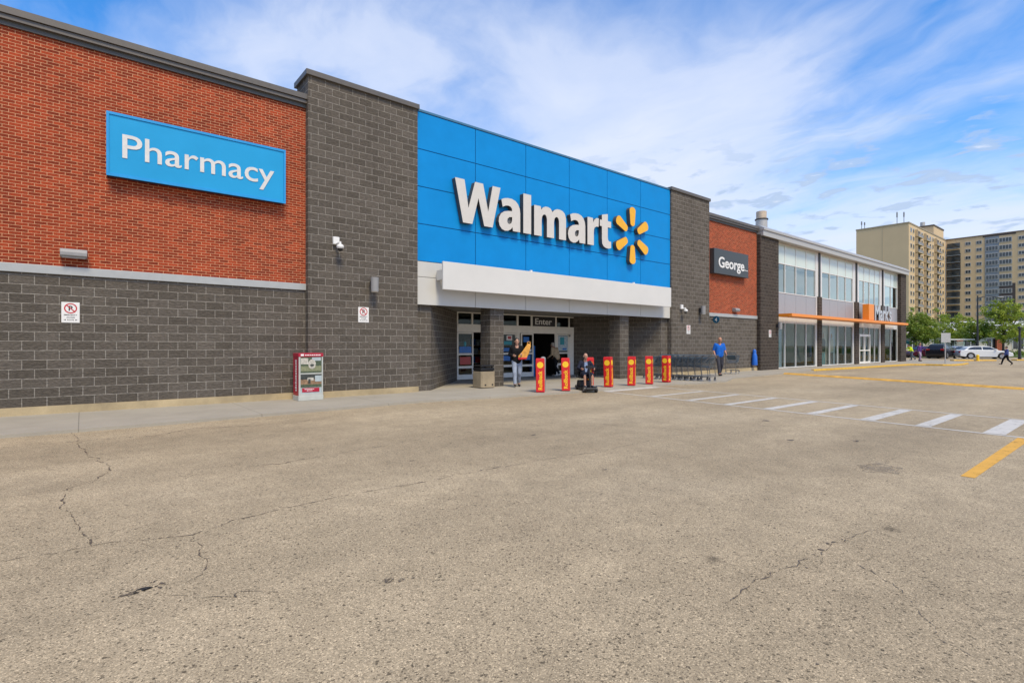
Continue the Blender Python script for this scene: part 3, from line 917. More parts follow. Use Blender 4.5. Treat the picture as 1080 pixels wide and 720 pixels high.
UP_IN = plain('upper_room_wall', (0.70, 0.72, 0.63), 0.8, var=0.2, scale=1.0)
for i, (x0, x1, n) in enumerate(bays):
    bay_frame(x0, x1, n, 4.78, 7.92, (6.66,), 'upper_window', GLASS_UP)
    # back-painted upper panes
    b = MB().box(x0 + .1, YB - .03, 6.69, x1 - .1, YB - .005, 7.86)
    b.build('spandrel_glass', SPANDREL, shop)
    sp = MB()
    for k in range(n):
        xa = x0 + (x1 - x0) * k / n
        sp.box(xa + .012, YB - .04, 3.44, xa + (x1 - x0) / n - .012, YB + .05, 4.765)
    sp.build('spandrel_panel', PANEL_GREY, shop, bevel=.005, bseg=1)
    MB().box(x0, YB - .055, 2.96, x1, YB + .2, 3.43).build('header_panel', ALU, shop)
    bay_frame(x0, x1, n, 0.02, 2.95, (), 'display_window', GLASS)
for (a, b) in ((39.68, 40.60), (46.68, 47.82), (52.88, 53.98)):
    MB().box(a + .16, 15.14, -0.1, b - .16, 15.6, 4.86).build('brown_pier', BLOCKB, shop, uv=(-a, BV))
    MB().box(a - .005, YB - .065, 0.0, a + .155, YB + .1, 4.86).box(b - .155, YB - .065, 0.0, b + .005, YB + .1, 4.86).build('jamb_panel', ALU, shop)
    MB().box((a + b) / 2 - .11, 15.16, 4.862, (a + b) / 2 + .11, 15.45, 7.925).build('steel_mullion', DARKMETAL, shop)
    MB().box(a + .005, YB - .07, 4.87, (a + b) / 2 - .115, YB + .1, 7.925).box((a + b) / 2 + .115, YB - .07, 4.87, b - .005, YB + .1, 7.925).build('jamb_panel', ALU, shop)
# entrance doors in the third bay
df = MB()
df.box(47.95, YB - .10, 0.0, 48.05, YB + .07, 2.35).box(50.3, YB - .10, 0.0, 50.4, YB + .07, 2.35).box(49.14, YB - .10, 0.0, 49.22, YB + .07, 2.2)
df.box(48.05, YB - .098, 2.18, 50.3, YB + .068, 2.36).box(48.05, YB - .098, .02, 50.3, YB + .06, .16).box(48.05, YB - .098, 1.02, 50.3, YB + .06, 1.10)
df.build('door', CREAM, shop, bevel=.004)
MB().box(33.3, 14.15, 3.232, 56.5, 15.0, 3.415).build('orange_awning', ORANGE, shop, bevel=.008)
# room behind the glass
MB().box(33.3, 20.0, 0, 57.6, 20.1, 7.9).box(33.305, YB + .2, 3.5, 57.595, 19.99, 3.6).build('inner_wall', UP_IN, shop)
MB().box(33.3, YB + .1, -.01, 57.6, 19.99, .005).build('inner_floor', FLOOR_IN, shop)
POST_TEAL = plain('teal_cloth_print', (0.16, 0.40, 0.42), 0.5, var=0.4, scale=4)
POST_PALE = plain('pale_print', (0.50, 0.46, 0.38), 0.5, var=0.3, scale=4)
POST_DARK = plain('dark_print', (0.05, 0.05, 0.055), 0.5, var=0.6, scale=3)
SKIN_PR = plain('skin_tone_print', (0.42, 0.24, 0.17), 0.5)


def poster(x0, x1, z1, bgm, top, legs):
    p = MB()
    p.box(x0, YB + .12, .08, x1, YB + .14, z1)
    o = p.build('window_poster', bgm, shop)
    xc = (x0 + x1) / 2
    f = MB()
    Yq = YB + .115
    f.mat(0).extr_y([(xc - .33, 1.0), (xc + .33, 1.0), (xc + .36, 1.75), (xc + .18, 1.95), (xc - .18, 1.95), (xc - .36, 1.75)], Yq - .004, Yq)
    f.mat(1).extr_y([(xc - .28, .12), (xc - .03, .12), (xc - .02, .9), (xc - .26, .98)], Yq - .004, Yq)
    f.extr_y([(xc + .05, .12), (xc + .26, .12), (xc + .28, .98), (xc + .02, .9)], Yq - .004, Yq)
    f.mat(2).extr_y(arc(xc, 2.15, .14, .18, 0, 350, 14), Yq - .004, Yq)
    f.build('printed_figure', [top, legs, SKIN_PR], o)


poster(33.5, 34.8, 2.75, STK_PALE, POST_TEAL, POST_PALE)
poster(40.8, 42.0, 2.75, POST_PALE, POST_DARK, POST_TEAL)
poster(42.3, 43.5, 2.75, STK_PALE, POST_PALE, POST_DARK)
for i, (xr, yr) in enumerate(((36.0, 17.4), (38.3, 18.2), (44.6, 17.6), (51.6, 17.8), (55.2, 17.2))):
    rk = thing('clothes_rack', ['rack of folded dark clothes inside the first shop bay', 'rack of clothes deeper inside the first shop bay', 'rack of clothes inside the second shop bay',
                                'rack of clothes inside the doorway bay of the shop', 'rack of clothes inside the last shop bay'][i], 'rack', (xr, yr, .005), group='clothes racks inside the shop')
    r = MB()
    r.tube([(xr - .6, yr, .02), (xr - .6, yr, 1.5), (xr + .6, yr, 1.5), (xr + .6, yr, .02)], .02, 6)
    r.build('rail', ALU, rk)
    cl = MB()
    for k in range(12):
        cl.mat(rnd.randrange(4)).box(xr - .54 + k * .09, yr - .22, rnd.uniform(.55, .75), xr - .47 + k * .09, yr + .22, 1.46)
    cl.build('clothes', [POST_DARK, POST_TEAL, STK_BLUE, POST_PALE], rk)

# roof duct at the joint of the two stores
dx, dy = 35.4, 17.0
duct = thing('roof_duct', 'pale round vent duct with dark ring on the roof between the two stores', 'vent', (dx, dy, 7.9))
MB().tube([(dx, dy, 7.9), (dx, dy, 9.86)], .37, 20).build('duct_base', STAINLESS, duct, smooth=True)
MB().tube([(dx, dy, 9.865), (dx, dy, 9.93)], .42, 20).build('ring', DARKMETAL, duct, smooth=True)
MB().tube([(dx - .02, dy, 9.935), (dx - .02, dy, 10.42)], .33, 20).build('duct_head', plain('tan_duct', (0.58, 0.46, 0.33), .5, .2), duct, smooth=True)


# ------------------------------------------------------------------ signs
def face_side(o, nrm=(0, -1, 0), thr=0.7):
    """second material on every face that does not look out along nrm"""
    n = Vector(nrm)
    for p in o.data.polygons:
        p.material_index = 0 if p.normal.dot(n) > thr else 1


ph = thing('wall_sign', 'wide sky blue box sign with white pharmacy lettering on red brick', 'sign', (2.33, 15.15, 5.3))
MB().box(.44, 14.94, 5.30, 4.24, 15.149, 6.71).build('sign_box', plain('dark_blue_sign_side', (0.008, 0.03, 0.07), .4), ph)
pf = MB().box(.47, 14.925, 5.345, 4.21, 14.939, 6.665).build('sign_face', SIGN_BLUE, ph)
fr = MB()
fr.box(.42, 14.905, 6.667, 4.26, 14.938, 6.725).box(.42, 14.905, 5.285, 4.26, 14.938, 5.343).box(.42, 14.905, 5.345, .468, 14.938, 6.665).box(4.212, 14.905, 5.345, 4.26, 14.938, 6.665)
fr.build('sign_rim', plain('bright_blue_rim', (0.011, 0.285, 0.64), .45), ph)
MB().text('Pharmacy', (.71, 14.924, 5.555), EX, EZ, -EY, 3.26, .715, .012, .006).build('lettering', plain('greyed_white_acrylic', (0.66, 0.645, 0.61), .4), ph)

ws = thing('store_sign', 'huge raised pale lettering with yellow spark on the blue panels over the entrance', 'sign', (14.8, 15.0, 5.59))
BZ = 5.59
A_OUT = [(.99, 0), (.99, .70), (.965, .86), (.89, 1.00), (.77, 1.10), (.60, 1.15), (.42, 1.15), (.26, 1.12), (.12, 1.06), (.18, .80), (.31, .865), (.44, .885), (.54, .86), (.60, .80), (.615, .71),
         (.44, .695), (.25, .65), (.10, .55), (.02, .41), (0, .27), (.04, .12), (.14, .01), (.28, -.035), (.42, -.02), (.55, .05), (.63, .14), (.65, 0)]
A_IN = [(.61, .50), (.61, .38), (.575, .28), (.50, .23), (.42, .24), (.385, .31), (.40, .41), (.48, .48)]
letters = {
    'W': [[(9.59, 1.45), (9.91, 0), (10.29, 0), (10.545, .92), (10.79, 0), (11.15, 0), (11.50, 1.45), (11.15, 1.45), (10.96, .52), (10.74, 1.45), (10.40, 1.45), (10.13, .52), (9.97, 1.45)]],
    'a1': [[(11.42 + x, z) for x, z in A_OUT], [(11.42 + x, z) for x, z in A_IN]],
    'l': [[(12.56, 0), (12.94, 0), (12.94, 1.45), (12.56, 1.45)]],
    'm': [[(13.09, 0), (13.09, 1.12), (13.42, 1.12), (13.45, .99), (13.53, 1.09), (13.66, 1.145), (13.80, 1.15), (13.93, 1.11), (14.03, .99), (14.13, 1.09), (14.27, 1.145), (14.42, 1.15), (14.57, 1.12), (14.69, 1.03), (14.75, .88), (14.76, .72),
           (14.76, 0), (14.38, 0), (14.38, .68), (14.35, .79), (14.28, .845), (14.19, .82), (14.13, .74), (14.11, .62), (14.11, 0), (13.74, 0), (13.74, .68), (13.71, .79), (13.64, .845), (13.55, .82), (13.49, .74), (13.47, .62), (13.47, 0)]],
    'a2': [[(14.87 + x, z) for x, z in A_OUT], [(14.87 + x, z) for x, z in A_IN]],
    'r': [[(15.99, 0), (15.99, 1.12), (16.31, 1.12), (16.34, .94), (16.41, 1.06), (16.53, 1.145), (16.68, 1.15), (16.66, .80), (16.53, .795), (16.42, .74), (16.38, .64), (16.37, .52), (16.37, 0)]],
    't': [[(16.87, 1.12), (16.87, 1.34), (17.24, 1.42), (17.24, 1.12), (17.45, 1.12), (17.45, .86), (17.24, .86), (17.24, .42), (17.27, .31), (17.35, .27), (17.45, .28), (17.45, .01), (17.30, -.03), (17.13, -.025), (16.98, .03), (16.89, .14), (16.87, .32), (16.87, .86), (16.74, .86), (16.74, 1.12)]],
}
for k, lp in letters.items():
    m = MB().shape(lp, (0, 14.985, BZ), EX, EZ, -EY, .19)
    o = m.build('letter', [LETTER, LETTER_SIDE], ws, bevel=.018, bseg=1)
    face_side(o)
COUNTER = plain('grey_counter_plate', (0.16, 0.165, 0.165), 0.5)
for x0 in (11.42, 14.87):
    MB().shape([[(x0 + x, z) for x, z in A_IN]], (0, 14.99, BZ), EX, EZ, -EY, .12).build('letter_counter', COUNTER, ws)
for k in range(6):
    a = R(90 + 60 * k)
    d = Vector((math.cos(a), math.sin(a)))
    n = Vector((-d.y, d.x))
    c0, r0, r1, q0, q1 = Vector((18.90, 6.32 - BZ)), .53, 1.10, .15, .21
    pts = []
    for i in range(9):
        t = -PI / 2 + PI * i / 8
        p = c0 + d * (r1 + q1 * .75 * math.cos(t)) + n * (q1 * math.sin(t))
        pts.append((p.x, p.y))
    for i in range(9):
        t = PI / 2 + PI * i / 8
        p = c0 + d * (r0 + q0 * .75 * math.cos(t)) + n * (q0 * math.sin(t))
        pts.append((p.x, p.y))
    o = MB().shape([pts], (0, 14.985, BZ), EX, EZ, -EY, .19).build('spark_ray', [SPARK, LETTER_SIDE], ws, bevel=.018, bseg=1)
    face_side(o)

gs = thing('wall_sign', 'charcoal box sign with thin white lettering on the far brick panel', 'sign', (27.6, 15.15, 5.3))
MB().box(25.8, 14.88, 5.28, 29.43, 15.149, 6.60).build('sign_box', SIGN_GREY, gs, bevel=.01)
MB().text('George', (26.22, 14.878, 5.44), EX, EZ, -EY, 2.72, .76, .012, .018).build('lettering', SIGN_WHITE, gs)
MB().box(29.0, 14.868, 5.65, 29.07, 14.879, 5.73).box(29.14, 14.868, 5.66, 29.34, 14.879, 5.70).build('lettering_dot', SIGN_WHITE, gs)

mk = thing('store_sign', 'orange block followed by polished metal letters standing on the orange awning', 'sign', (49.8, 14.5, 3.42))
MB().box(47.28, 14.35, 3.45, 48.42, 14.80, 4.68).build('orange_block', ORANGE, mk, bevel=.02)
MB().box(47.6, 14.45, 3.42, 48.2, 14.7, 3.449).box(49.0, 14.45, 3.42, 52.6, 14.6, 3.449).build('sign_base', DARKMETAL, mk)
lm = MB().text("Mark's", (48.78, 14.58, 3.45), EX, EZ, -EY, 4.0, 1.28, .20, .022)
o = lm.build('lettering', [CHROME, LAMP_GREY], mk)
face_side(o)


def no_parking(x, y, z, w, h, label):
    t = thing('no_parking_sign', label, 'sign', (x + w / 2, y, z), group='no parking signs on the store walls')
    MB().box(x, y - .012, z, x + w, y - .002, z + h).build('sign_plate', SIGN_WHITE, t, bevel=.004)
    cx, cz, r = x + w / 2, z + h * .70, w * .36
    s = MB()
    n = 28
    ring = []
    for i in range(n):
        a0, a1 = 2 * PI * i / n, 2 * PI * (i + 1) / n
        q = [(cx + rr * math.cos(a), y - .0145, cz + rr * math.sin(a)) for rr, a in ((r, a0), (r, a1), (r * .80, a1), (r * .80, a0))]
        s.add(q, [(3, 2, 1, 0)])
    d = Vector((math.cos(R(-45)), math.sin(R(-45)))); nn = Vector((-d.y, d.x)) * r * .09
    e = [d * -r * .86 - nn, d * r * .86 - nn, d * r * .86 + nn, d * -r * .86 + nn]
    s.add([(cx + p.x, y - .0160, cz + p.y) for p in e], [(0, 1, 2, 3)])
    s.build('prohibition_ring', SIGN_RED, t)
    MB().text('P', (cx - r * .30, y - .0125, cz - r * .48), EX, EZ, -EY, r * .62, r * .98, .001, .03).build('letter', BLACK, t)
    for i, wd in enumerate(('EMERGENCY', 'ACCESS', 'ROUTE')):
        ww = w * (.72, .46, .36)[i]
        MB().text(wd, (cx - ww / 2, y - .0125, z + h * (.345 - i * .12)), EX, EZ, -EY, ww, h * .065, .001, .02).build('small_lettering', BLACK, t)
    for sgn in (-1, 1):
        xa = cx + sgn * w * .26
        MB().add([(xa, y - .0135, z + h * .105), (xa + sgn * w * .12, y - .0135, z + h * .138), (xa, y - .0135, z + h * .17)], [(0, 1, 2) if sgn < 0 else (0, 2, 1)]).build('arrow', BLACK, t)


no_parking(-.35, YW, 1.97, .31, .45, 'white no parking sign on the left block wall under the long red brick')
no_parking(6.30, YT, 2.15, .33, .45, 'white no parking sign on the block tower beside the entrance, under a grey lamp')
no_parking(23.3, YT, 2.04, .33, .43, 'white no parking sign on the tower to the right of the entrance')
no_parking(32.0, YT, 1.96, .30, .43, 'white no parking sign on the brown pier beside the far shop windows')

bs = thing('bay_number_sign', 'round blue sign numbered four sticking out from the far block wall', 'sign', (26.0, 15.15, 2.83))
MB().box(25.985, 15.08, 2.80, 26.015, 15.149, 2.86).build('bracket', DARKMETAL, bs)
MB().prism(arc(14.89, 2.83, .19, .19, 0, 350, 35), lambda p: (26.015, p[0], p[1]), lambda p: (25.985, p[0], p[1])).build('sign_disc', plain('dark_teal_sign', (0.01, 0.09, 0.16), .4), bs)
MB().text('4', (25.983, 14.95, 2.73), -EY, EZ, -EX, .12, .20, .002, .02).build('number', SIGN_WHITE, bs)


# ------------------------------------------------------------------ lamps and cameras on the walls
def wall_pack(x, y, z, label):
    t = thing('wall_lamp', label, 'lamp', (x, y, z), group='bulkhead lamps on the brick walls')
    prof = [(0, 0), (-.20, 0), (-.235, .03), (-.235, .10), (-.19, .17), (-.10, .19), (0, .19)]
    MB().prism(prof, lambda p: (x + .23, y + p[0] - .002, z + p[1]), lambda p: (x - .23, y + p[0] - .002, z + p[1])).build('lamp_body', LAMP_GREY, t, bevel=.012)
    MB().box(x - .20, y - .20, z - .012, x + .20, y - .03, z - .001).build('lens', plain('lamp_lens', (.5, .5, .47), .3), t)


wall_pack(-.14, YW, 3.39, 'grey half round lamp low on the long red brick wall left of the tower')
wall_pack(28.35, YW, 3.36, 'grey half round lamp under the charcoal sign on the far red brick')


def sconce(x, y, z, label):
    t = thing('wall_lamp', label, 'lamp', (x, y, z), group='upright lamps on the block towers')
    MB().box(x - .06, y - .12, z + .1, x + .06, y - .001, z + .32).build('lamp_arm', DARKMETAL, t)
    MB().extr_z(arc(x, y - .22, .115, .115, 0, 345, 23), z, z + .42).build('lamp_body', LAMP_GREY, t, smooth=True)
    MB().extr_z(arc(x, y - .22, .095, .095, 0, 345, 23), z - .012, z - .001).build('lens', CREAM, t)


sconce(6.72, YT, 3.06, 'grey upright cylinder lamp on the tall block tower left of the entrance')
sconce(24.45, YT, 3.05, 'grey upright cylinder lamp on the block tower right of the entrance')
sconce(33.0, YT, 2.46, 'grey upright cylinder lamp at the edge of the brown pier by the far shop')


def camera(x, y, z, label):
    t = thing('security_camera', label, 'camera', (x, y, z), group='security cameras on the towers')
    MB().box(x - .09, y - .10, z + .12, x + .09, y - .001, z + .34).build('mount', SIGN_WHITE, t, bevel=.015)
    MB().tube([(x, y - .08, z + .14), (x + .05, y - .25, z + .16), (x + .05, y - .25, z + .06)], .035, 8).build('arm', SIGN_WHITE, t, smooth=True)
    MB().ball((x + .05, y - .25, z + .04), (.105, .105, .08), 16, 8).build('housing', SIGN_WHITE, t, smooth=True)
    MB().ball((x + .05, y - .25, z - .015), (.075, .075, .075), 16, 8).build('dome', BLACK, t, smooth=True)


camera(5.62, YT, 4.22, 'white dome camera high on the tower left of the entrance')
camera(22.80, YT, 3.12, 'white dome camera low on the tower right of the entrance')
for x, z, lb in ((18.7, 1.95, 'small white dome camera beside the posters at the right of the doors'), (20.35, 2.02, 'small white dome camera on the dark recess wall behind the right pillar')):
    yy = 18.60 - (x - 19.07) / (21.5 - 19.07) * 3.42 if x > 19.07 else 18.55
    t = thing('security_camera', lb, 'camera', (x, yy, z))
    MB().ball((x, yy - .06, z), .055, 12, 8).build('housing', SIGN_WHITE, t, smooth=True)
    MB().ball((x - .03, yy - .10, z - .01), .035, 12, 8).build('dome', BLACK, t, smooth=True)

sp_ = thing('standpipe', 'small bright blue upright standpipe cover against the far block wall', 'standpipe', (30.35, 15.0, .30))
SB = plain('bright_blue_plastic', (0.01, 0.12, 0.52), .4)
MB().tube([(30.35, 14.98, .32), (30.35, 14.98, .40), (30.35, 14.98, .85), (30.37, 15.0, 1.0)], [.15, .16, .14, .10], 14).build('body', SB, sp_, smooth=True)
MB().tube([(30.37, 15.0, 1.0), (30.37, 15.0, 1.16), (30.37, 15.0, 1.24)], [.10, .10, .05], 14).build('cap', SB, sp_, smooth=True)
MB().tube([(30.35, 15.08, .70), (30.35, 15.149, .70)], .05, 10).build('outlet', DARKMETAL, sp_, smooth=True)

# ------------------------------------------------------------------ magazine dispenser
DRED = plain('crimson_steel', (.40, .010, .035), .4)
bxx = thing('magazine_dispenser', 'red and white printed magazine dispenser standing against the block tower', 'dispenser', (4.77, 14.66, 0))
x0, x1, y0, y1 = 4.45, 5.09, 14.42, 14.90
MB().box(x0 - .01, y0 - .01, 0, x1 + .01, y1, .13).build('base', plain('off_white_steel', (.48, .49, .44), .5), bxx, bevel=.008)
MB().box(x0, y0 + .02, .131, x1, y1, 1.165).build('cabinet', DRED, bxx, bevel=.006)
MB().box(x0 - .008, y0 - .005, 1.166, x1 + .008, y1, 1.265).build('top_sign', DRED, bxx, bevel=.008)
fr = MB()
fr.box(x0 + .0, y0, .132, x0 + .045, y0 + .019, 1.164).box(x1 - .035, y0, .132, x1, y0 + .019, 1.164).box(x0 + .046, y0, .70, x1 - .036, y0 + .019, .735).box(x0 + .046, y0, .132, x1 - .036, y0 + .019, .19)
fr.build('front_frame', plain('off_white_steel_frame', (.46, .47, .43), .5), bxx)
pic = MB()
PM = [plain('print_lawn', (.22, .23, .13), .35, var=.3, scale=20), plain('print_house', (.50, .47, .40), .35, var=.35, scale=18), plain('print_shadow', (.045, .05, .045), .35, var=.5, scale=15),
      plain('print_wood', (.26, .16, .09), .35, var=.4, scale=16), plain('print_sky', (.40, .46, .47), .35, var=.15, scale=8), plain('print_green', (.07, .095, .055), .35, var=.5, scale=22)]
xa, xb = x0 + .047, x1 - .037
pic.mat(5).box(xa, y0 + .008, .737, xb, y0 + .018, 1.163)
pic.mat(1).box(xa + .01, y0 + .004, .97, xa + .20, y0 + .0078, 1.13)
pic.mat(0).box(xa + .005, y0 + .005, .78, xb - .01, y0 + .0079, .92)
pic.mat(4).box(xa + .30, y0 + .005, 1.06, xb - .02, y0 + .0079, 1.15)
pic.mat(1).extr_y(arc(xa + .30, .97, .10, .13, 0, 345, 23), y0 + .002, y0 + .0045)
pic.mat(2).extr_y(arc(xa + .30, .94, .055, .035, 0, 345, 15), y0 + .0005, y0 + .0018)
pic.mat(2).box(xa, y0 + .008, .56, xb, y0 + .018, .698)
pic.mat(3).box(xa, y0 + .008, .43, xb, y0 + .018, .559)
pic.mat(4).box(xa + .38, y0 + .003, .50, xb, y0 + .0078, .66)
pic.mat(1).box(xa + .18, y0 + .003, .53, xa + .34, y0 + .0078, .61)
pic.mat(2).box(xa + .20, y0 + .0015, .45, xa + .26, y0 + .0028, .57)
pic.mat(5).box(xa, y0 + .008, .345, xb, y0 + .018, .429)
pic.mat(4).box(xa, y0 + .008, .191, xb, y0 + .018, .344)
pic.build('picture_panel', PM, bxx)
lb = MB().box(xa + .04, y0 - .002, .225, xb - .06, y0 + .007, .335)
lbo = lb.build('red_label', DRED, bxx)
t = MB()
for z, (u0, u1) in ((.295, (.10, .36)), (.258, (.16, .30))):
    x = xa + u0
    while x < xa + u1:
        w = rnd.uniform(.015, .04)
        t.box(x, y0 - .0035, z, x + w, y0 - .0021, z + .016); x += w + .008
t.build('white_print', ROLL_W, lbo)
t = MB()
t.box(x0 + .05, y0 - .0075, 1.19, x0 + .13, y0 - .0051, 1.24)
x = x0 + .16
while x < x1 - .06:
    w = rnd.uniform(.03, .07); t.box(x, y0 - .0075, 1.20, x + w, y0 - .0051, 1.225); x += w + .012
t.build('white_print', ROLL_W, bxx)
t = MB()
z = .25
while z < 1.08:
    h = rnd.uniform(.03, .055); t.box(x0 - .002, y0 + .18, z, x0 - .0005, y0 + .18 + rnd.uniform(.09, .13), z + h); z += h + .018
t.build('white_print', ROLL_W, bxx)

# ------------------------------------------------------------------ waste bin
wb = thing('waste_bin', 'squat stone aggregate waste bin with black lid in front of the left pillar', 'bin', (10.88, 14.95, 0))
octo = lambda r, c=.22: [(10.88 + sx * r * (1 if i else 1 - c), 14.95 + sy * r * (1 - c if i else 1)) for sx, sy, o in ((1, -1, 0), (1, 1, 1), (-1, 1, 0), (-1, -1, 1)) for i in ((0, 1) if o == 0 else (1, 0))]
MB().extr_z(octo(.30), .02, .57).build('bin_body', AGG, wb, bevel=.012)
MB().extr_z(octo(.27), 0, .021).build('foot', BLACK, wb)
lid = MB().extr_z(octo(.275), .571, .62).extr_z(octo(.30), .621, .69)
for sx in (-1, 1):
    for sy in (-1, 1):
        lid.box(10.88 + sx * .20 - .03, 14.95 + sy * .20 - .03, .689, 10.88 + sx * .20 + .03, 14.95 + sy * .20 + .03, .74)
lid.extr_z(octo(.29), .741, .79)
lid.build('lid', BLACK, wb, bevel=.01)
MB().box(10.70, 14.64, .09, 10.76, 14.649, .14).box(11.0, 14.64, .09, 11.06, 14.649, .14).build('drain_plug', BLACK, wb)

# ------------------------------------------------------------------ red sleeves on the bollards
def sleeve(x, y, rz, label):
    t = thing('bollard_sleeve', label, 'bollard', (x, y, 0), rz, 'red bollard sleeves along the entrance kerb')
    L = lambda m, n, mt, **k: m.build(n, mt, t, place=False, **k)
    w = .135
    L(MB().box(-w, -w, .015, w, w, 1.05), 'sleeve', RED, bevel=.012)
    L(MB().box(-w + .02, -w + .02, 0, w - .02, w - .02, .016), 'foot', BLACK)
    L(MB().box(-w + .01, -w + .01, 1.051, w - .01, w - .01, 1.066), 'cap', RED, bevel=.006)
    for k in range(4):
        a = PI / 2 * k
        n = Vector((math.sin(a), -math.cos(a), 0)); ex = Vector((math.cos(a), math.sin(a), 0))
        c = n * (w + .0015)
        d = MB()
        d.prism(arc(0, .86, .098, .098, 0, 350, 35), lambda p: c + ex * p[0] + EZ * p[1], lambda p: c + n * .003 + ex * p[0] + EZ * p[1])
        L(d, 'yellow_disc', YELLOW)
        tx = MB().text('Rollback', c + ex * .062 + EZ * .085, EZ, -ex, n, .60, .128, .003, .03)
        L(tx, 'lettering', YELLOW)
    return t


def face_cam(x, y, extra=0):
    return math.atan2(-x, y) + R(extra)


sl = [(11.18, 12.34, 0, 'red sleeve nearest the woman with the orange bag, first from the left'), (12.17, 12.20, 0, 'red sleeve just left of the man on the scooter'),
      (13.30, 12.22, 4, 'red sleeve half hidden behind the man on the scooter'), (14.45, 12.36, -17, 'red sleeve next right of the scooter, left of the right pillar'),
      (15.61, 12.27, -8, 'red sleeve standing in front of the right pillar'), (16.71, 12.29, -6, 'red sleeve at the left end of the shopping carts'),
      (18.09, 12.49, -26, 'red sleeve in front of the shopping carts, last on the right')]
for x, y, ex, lb in sl:
    sv_ = sleeve(x, y, face_cam(x, y, ex), lb)
    sv_.rotation_euler = (R(rnd.uniform(-1.2, 1.2)), R(rnd.uniform(-1.2, 1.2)), sv_.rotation_euler.z)
bp_ = thing('steel_bollard', 'grey steel bollard top poking up behind the first red sleeve', 'bollard', (11.55, 12.62, 0))
MB().tube([(11.55, 12.62, 0), (11.55, 12.62, 1.05)], .085, 14).build('post', LAMP_GREY, bp_, smooth=True)
MB().ball((11.55, 12.62, 1.05), (.085, .085, .06), 14, 8).build('rounded_cap', LAMP_GREY, bp_, smooth=True)

# ------------------------------------------------------------------ shopping carts
CART = plain('blue_grey_cart_wire', (0.13, 0.165, 0.20), 0.35, .3)
CART_D = plain('dark_cart_frame', (0.13, 0.135, 0.14), 0.4, .4)
WHEEL = plain('grey_rubber', (0.38, 0.38, 0.37), 0.6)
CARTB = plain('cart_handle_blue', (0.045, 0.085, 0.12), 0.4)


def make_cart(label):
    """nose along +Y, handle at the back, about 0.95 m long"""
    t = thing('shopping_cart', label, 'shopping cart', (0, 0, 0))
    B = lambda m, n, mt, par=None, **k: m.build(n, mt, par or t, place=False, **k)
    r = .0043
    bk = MB()
    # basket corners: rear top, front top, rear bottom, front bottom
    rt, ft, rb, fb = (.29, .10, 1.0), (.21, .93, .93), (.24, .18, .56), (.17, .88, .66)
    P = lambda a, b, u: tuple(a[i] + (b[i] - a[i]) * u for i in range(3))
    mir = lambda p: (-p[0], p[1], p[2])
    for sgn in (0, 1):
        g_ = (lambda p: p) if sgn == 0 else mir
        bk.tube([g_(rt), g_(ft)], .009, 6)
        for i in range(6):
            u = i / 5
            bk.tube([g_(P(rt, rb, u)), g_(P(ft, fb, u))], r, 4)
        for i in range(13):
            u = i / 12
            bk.tube([g_(P(rt, ft, u)), g_(P(rb, fb, u))], r, 4)
    for i in range(9):
        u = i / 8
        bk.tube([P(ft, mir(ft), u), P(fb, mir(fb), u)], r, 4)
        bk.tube([P(rb, mir(rb), u), P(fb, mir(fb), u)], r, 4)
        bk.tube([P(rt, mir(rt), u), P(rb, mir(rb), u)], r, 4)
    for i in range(6):
        u = i / 5
        bk.tube([P(ft, fb, u), mir(P(ft, fb, u))], r, 4)
        bk.tube([P(rt, rb, u), mir(P(rt, rb, u))], r, 4)
    for i in range(9):
        u = i / 8
        bk.tube([P(rb, fb, u), mir(P(rb, fb, u))], r, 4)
    B(bk, 'basket', CART)
    B(MB().add([(-.22, .12, .93), (.22, .12, .93), (.20, .30, .74), (-.20, .30, .74), (-.22, .13, .97), (.22, .13, .97), (.20, .31, .78), (-.20, .31, .78)], [(0, 1, 2, 3), (4, 7, 6, 5), (0, 4, 5, 1), (2, 6, 7, 3), (1, 5, 6, 2), (3, 7, 4, 0)]), 'child_seat', CARTB)
    fr = MB()
    for s in (-1, 1):
        fr.tube([(s * .27, .02, 1.05), (s * .27, .10, .98), (s * .25, .14, .55), (s * .25, .10, .20), (s * .25, .30, .17), (s * .20, .88, .20)], .013, 6)
        fr.tube([(s * .25, .14, .55), (s * .18, .86, .63)], .012, 6)
    fr.tube([(-.20, .88, .20), (.20, .88, .20)], .012, 6).tube([(-.25, .10, .20), (.25, .10, .20)], .012, 6)
    for i in range(5):
        x = -.16 + .08 * i
        fr.tube([(x * 1.2, .12, .19), (x, .88, .20)], .006, 4)
    B(fr, 'frame', CART_D, smooth=True)
    hd = B(MB().tube([(-.29, .0, 1.06), (.29, .0, 1.06)], .019, 8), 'handle', CARTB, smooth=True)
    for x, y in ((-.25, .12), (.25, .12), (-.20, .84), (.20, .84)):
        f = MB().box(x - .024, y - .03, .065, x + .024, y + .03, .17)
        fo = B(f, 'caster_fork', CART_D)
        B(MB().tube([(x - .014, y, .062), (x + .014, y, .062)], .062, 12), 'wheel', WHEEL, fo, smooth=True)
    return t


labels = ['end cart of the nested row, its handle nearest the car park', 'second cart of the nested row counting from the car park', 'third cart of the nested row counting from the car park',
          'fourth cart of the nested row counting from the car park', 'fifth cart of the nested row counting from the car park', 'sixth cart of the nested row counting from the car park',
          'seventh cart of the nested row, third from the wall', 'eighth cart of the nested row, second from the wall', 'innermost cart of the nested row, closest to the wall']
cart0 = make_cart('shopping cart')
for i in range(9):
    cobj = cart0 if i == 0 else copy_tree(cart0)
    cobj['label'] = 'blue grey shopping cart, ' + labels[i]
    cobj['group'] = 'nested row of shopping carts'
    cobj.location = (20.02 - i * .045 + rnd.uniform(-.02, .02), 11.55 + i * .27 + rnd.uniform(-.05, .05), 0)
    cobj.rotation_euler = (0, 0, R(3 + rnd.uniform(-4, 4)))
lone = copy_tree(cart0)
lone['label'] = 'single shopping cart behind the man in the blue shirt'
lone['group'] = 'nested row of shopping carts'
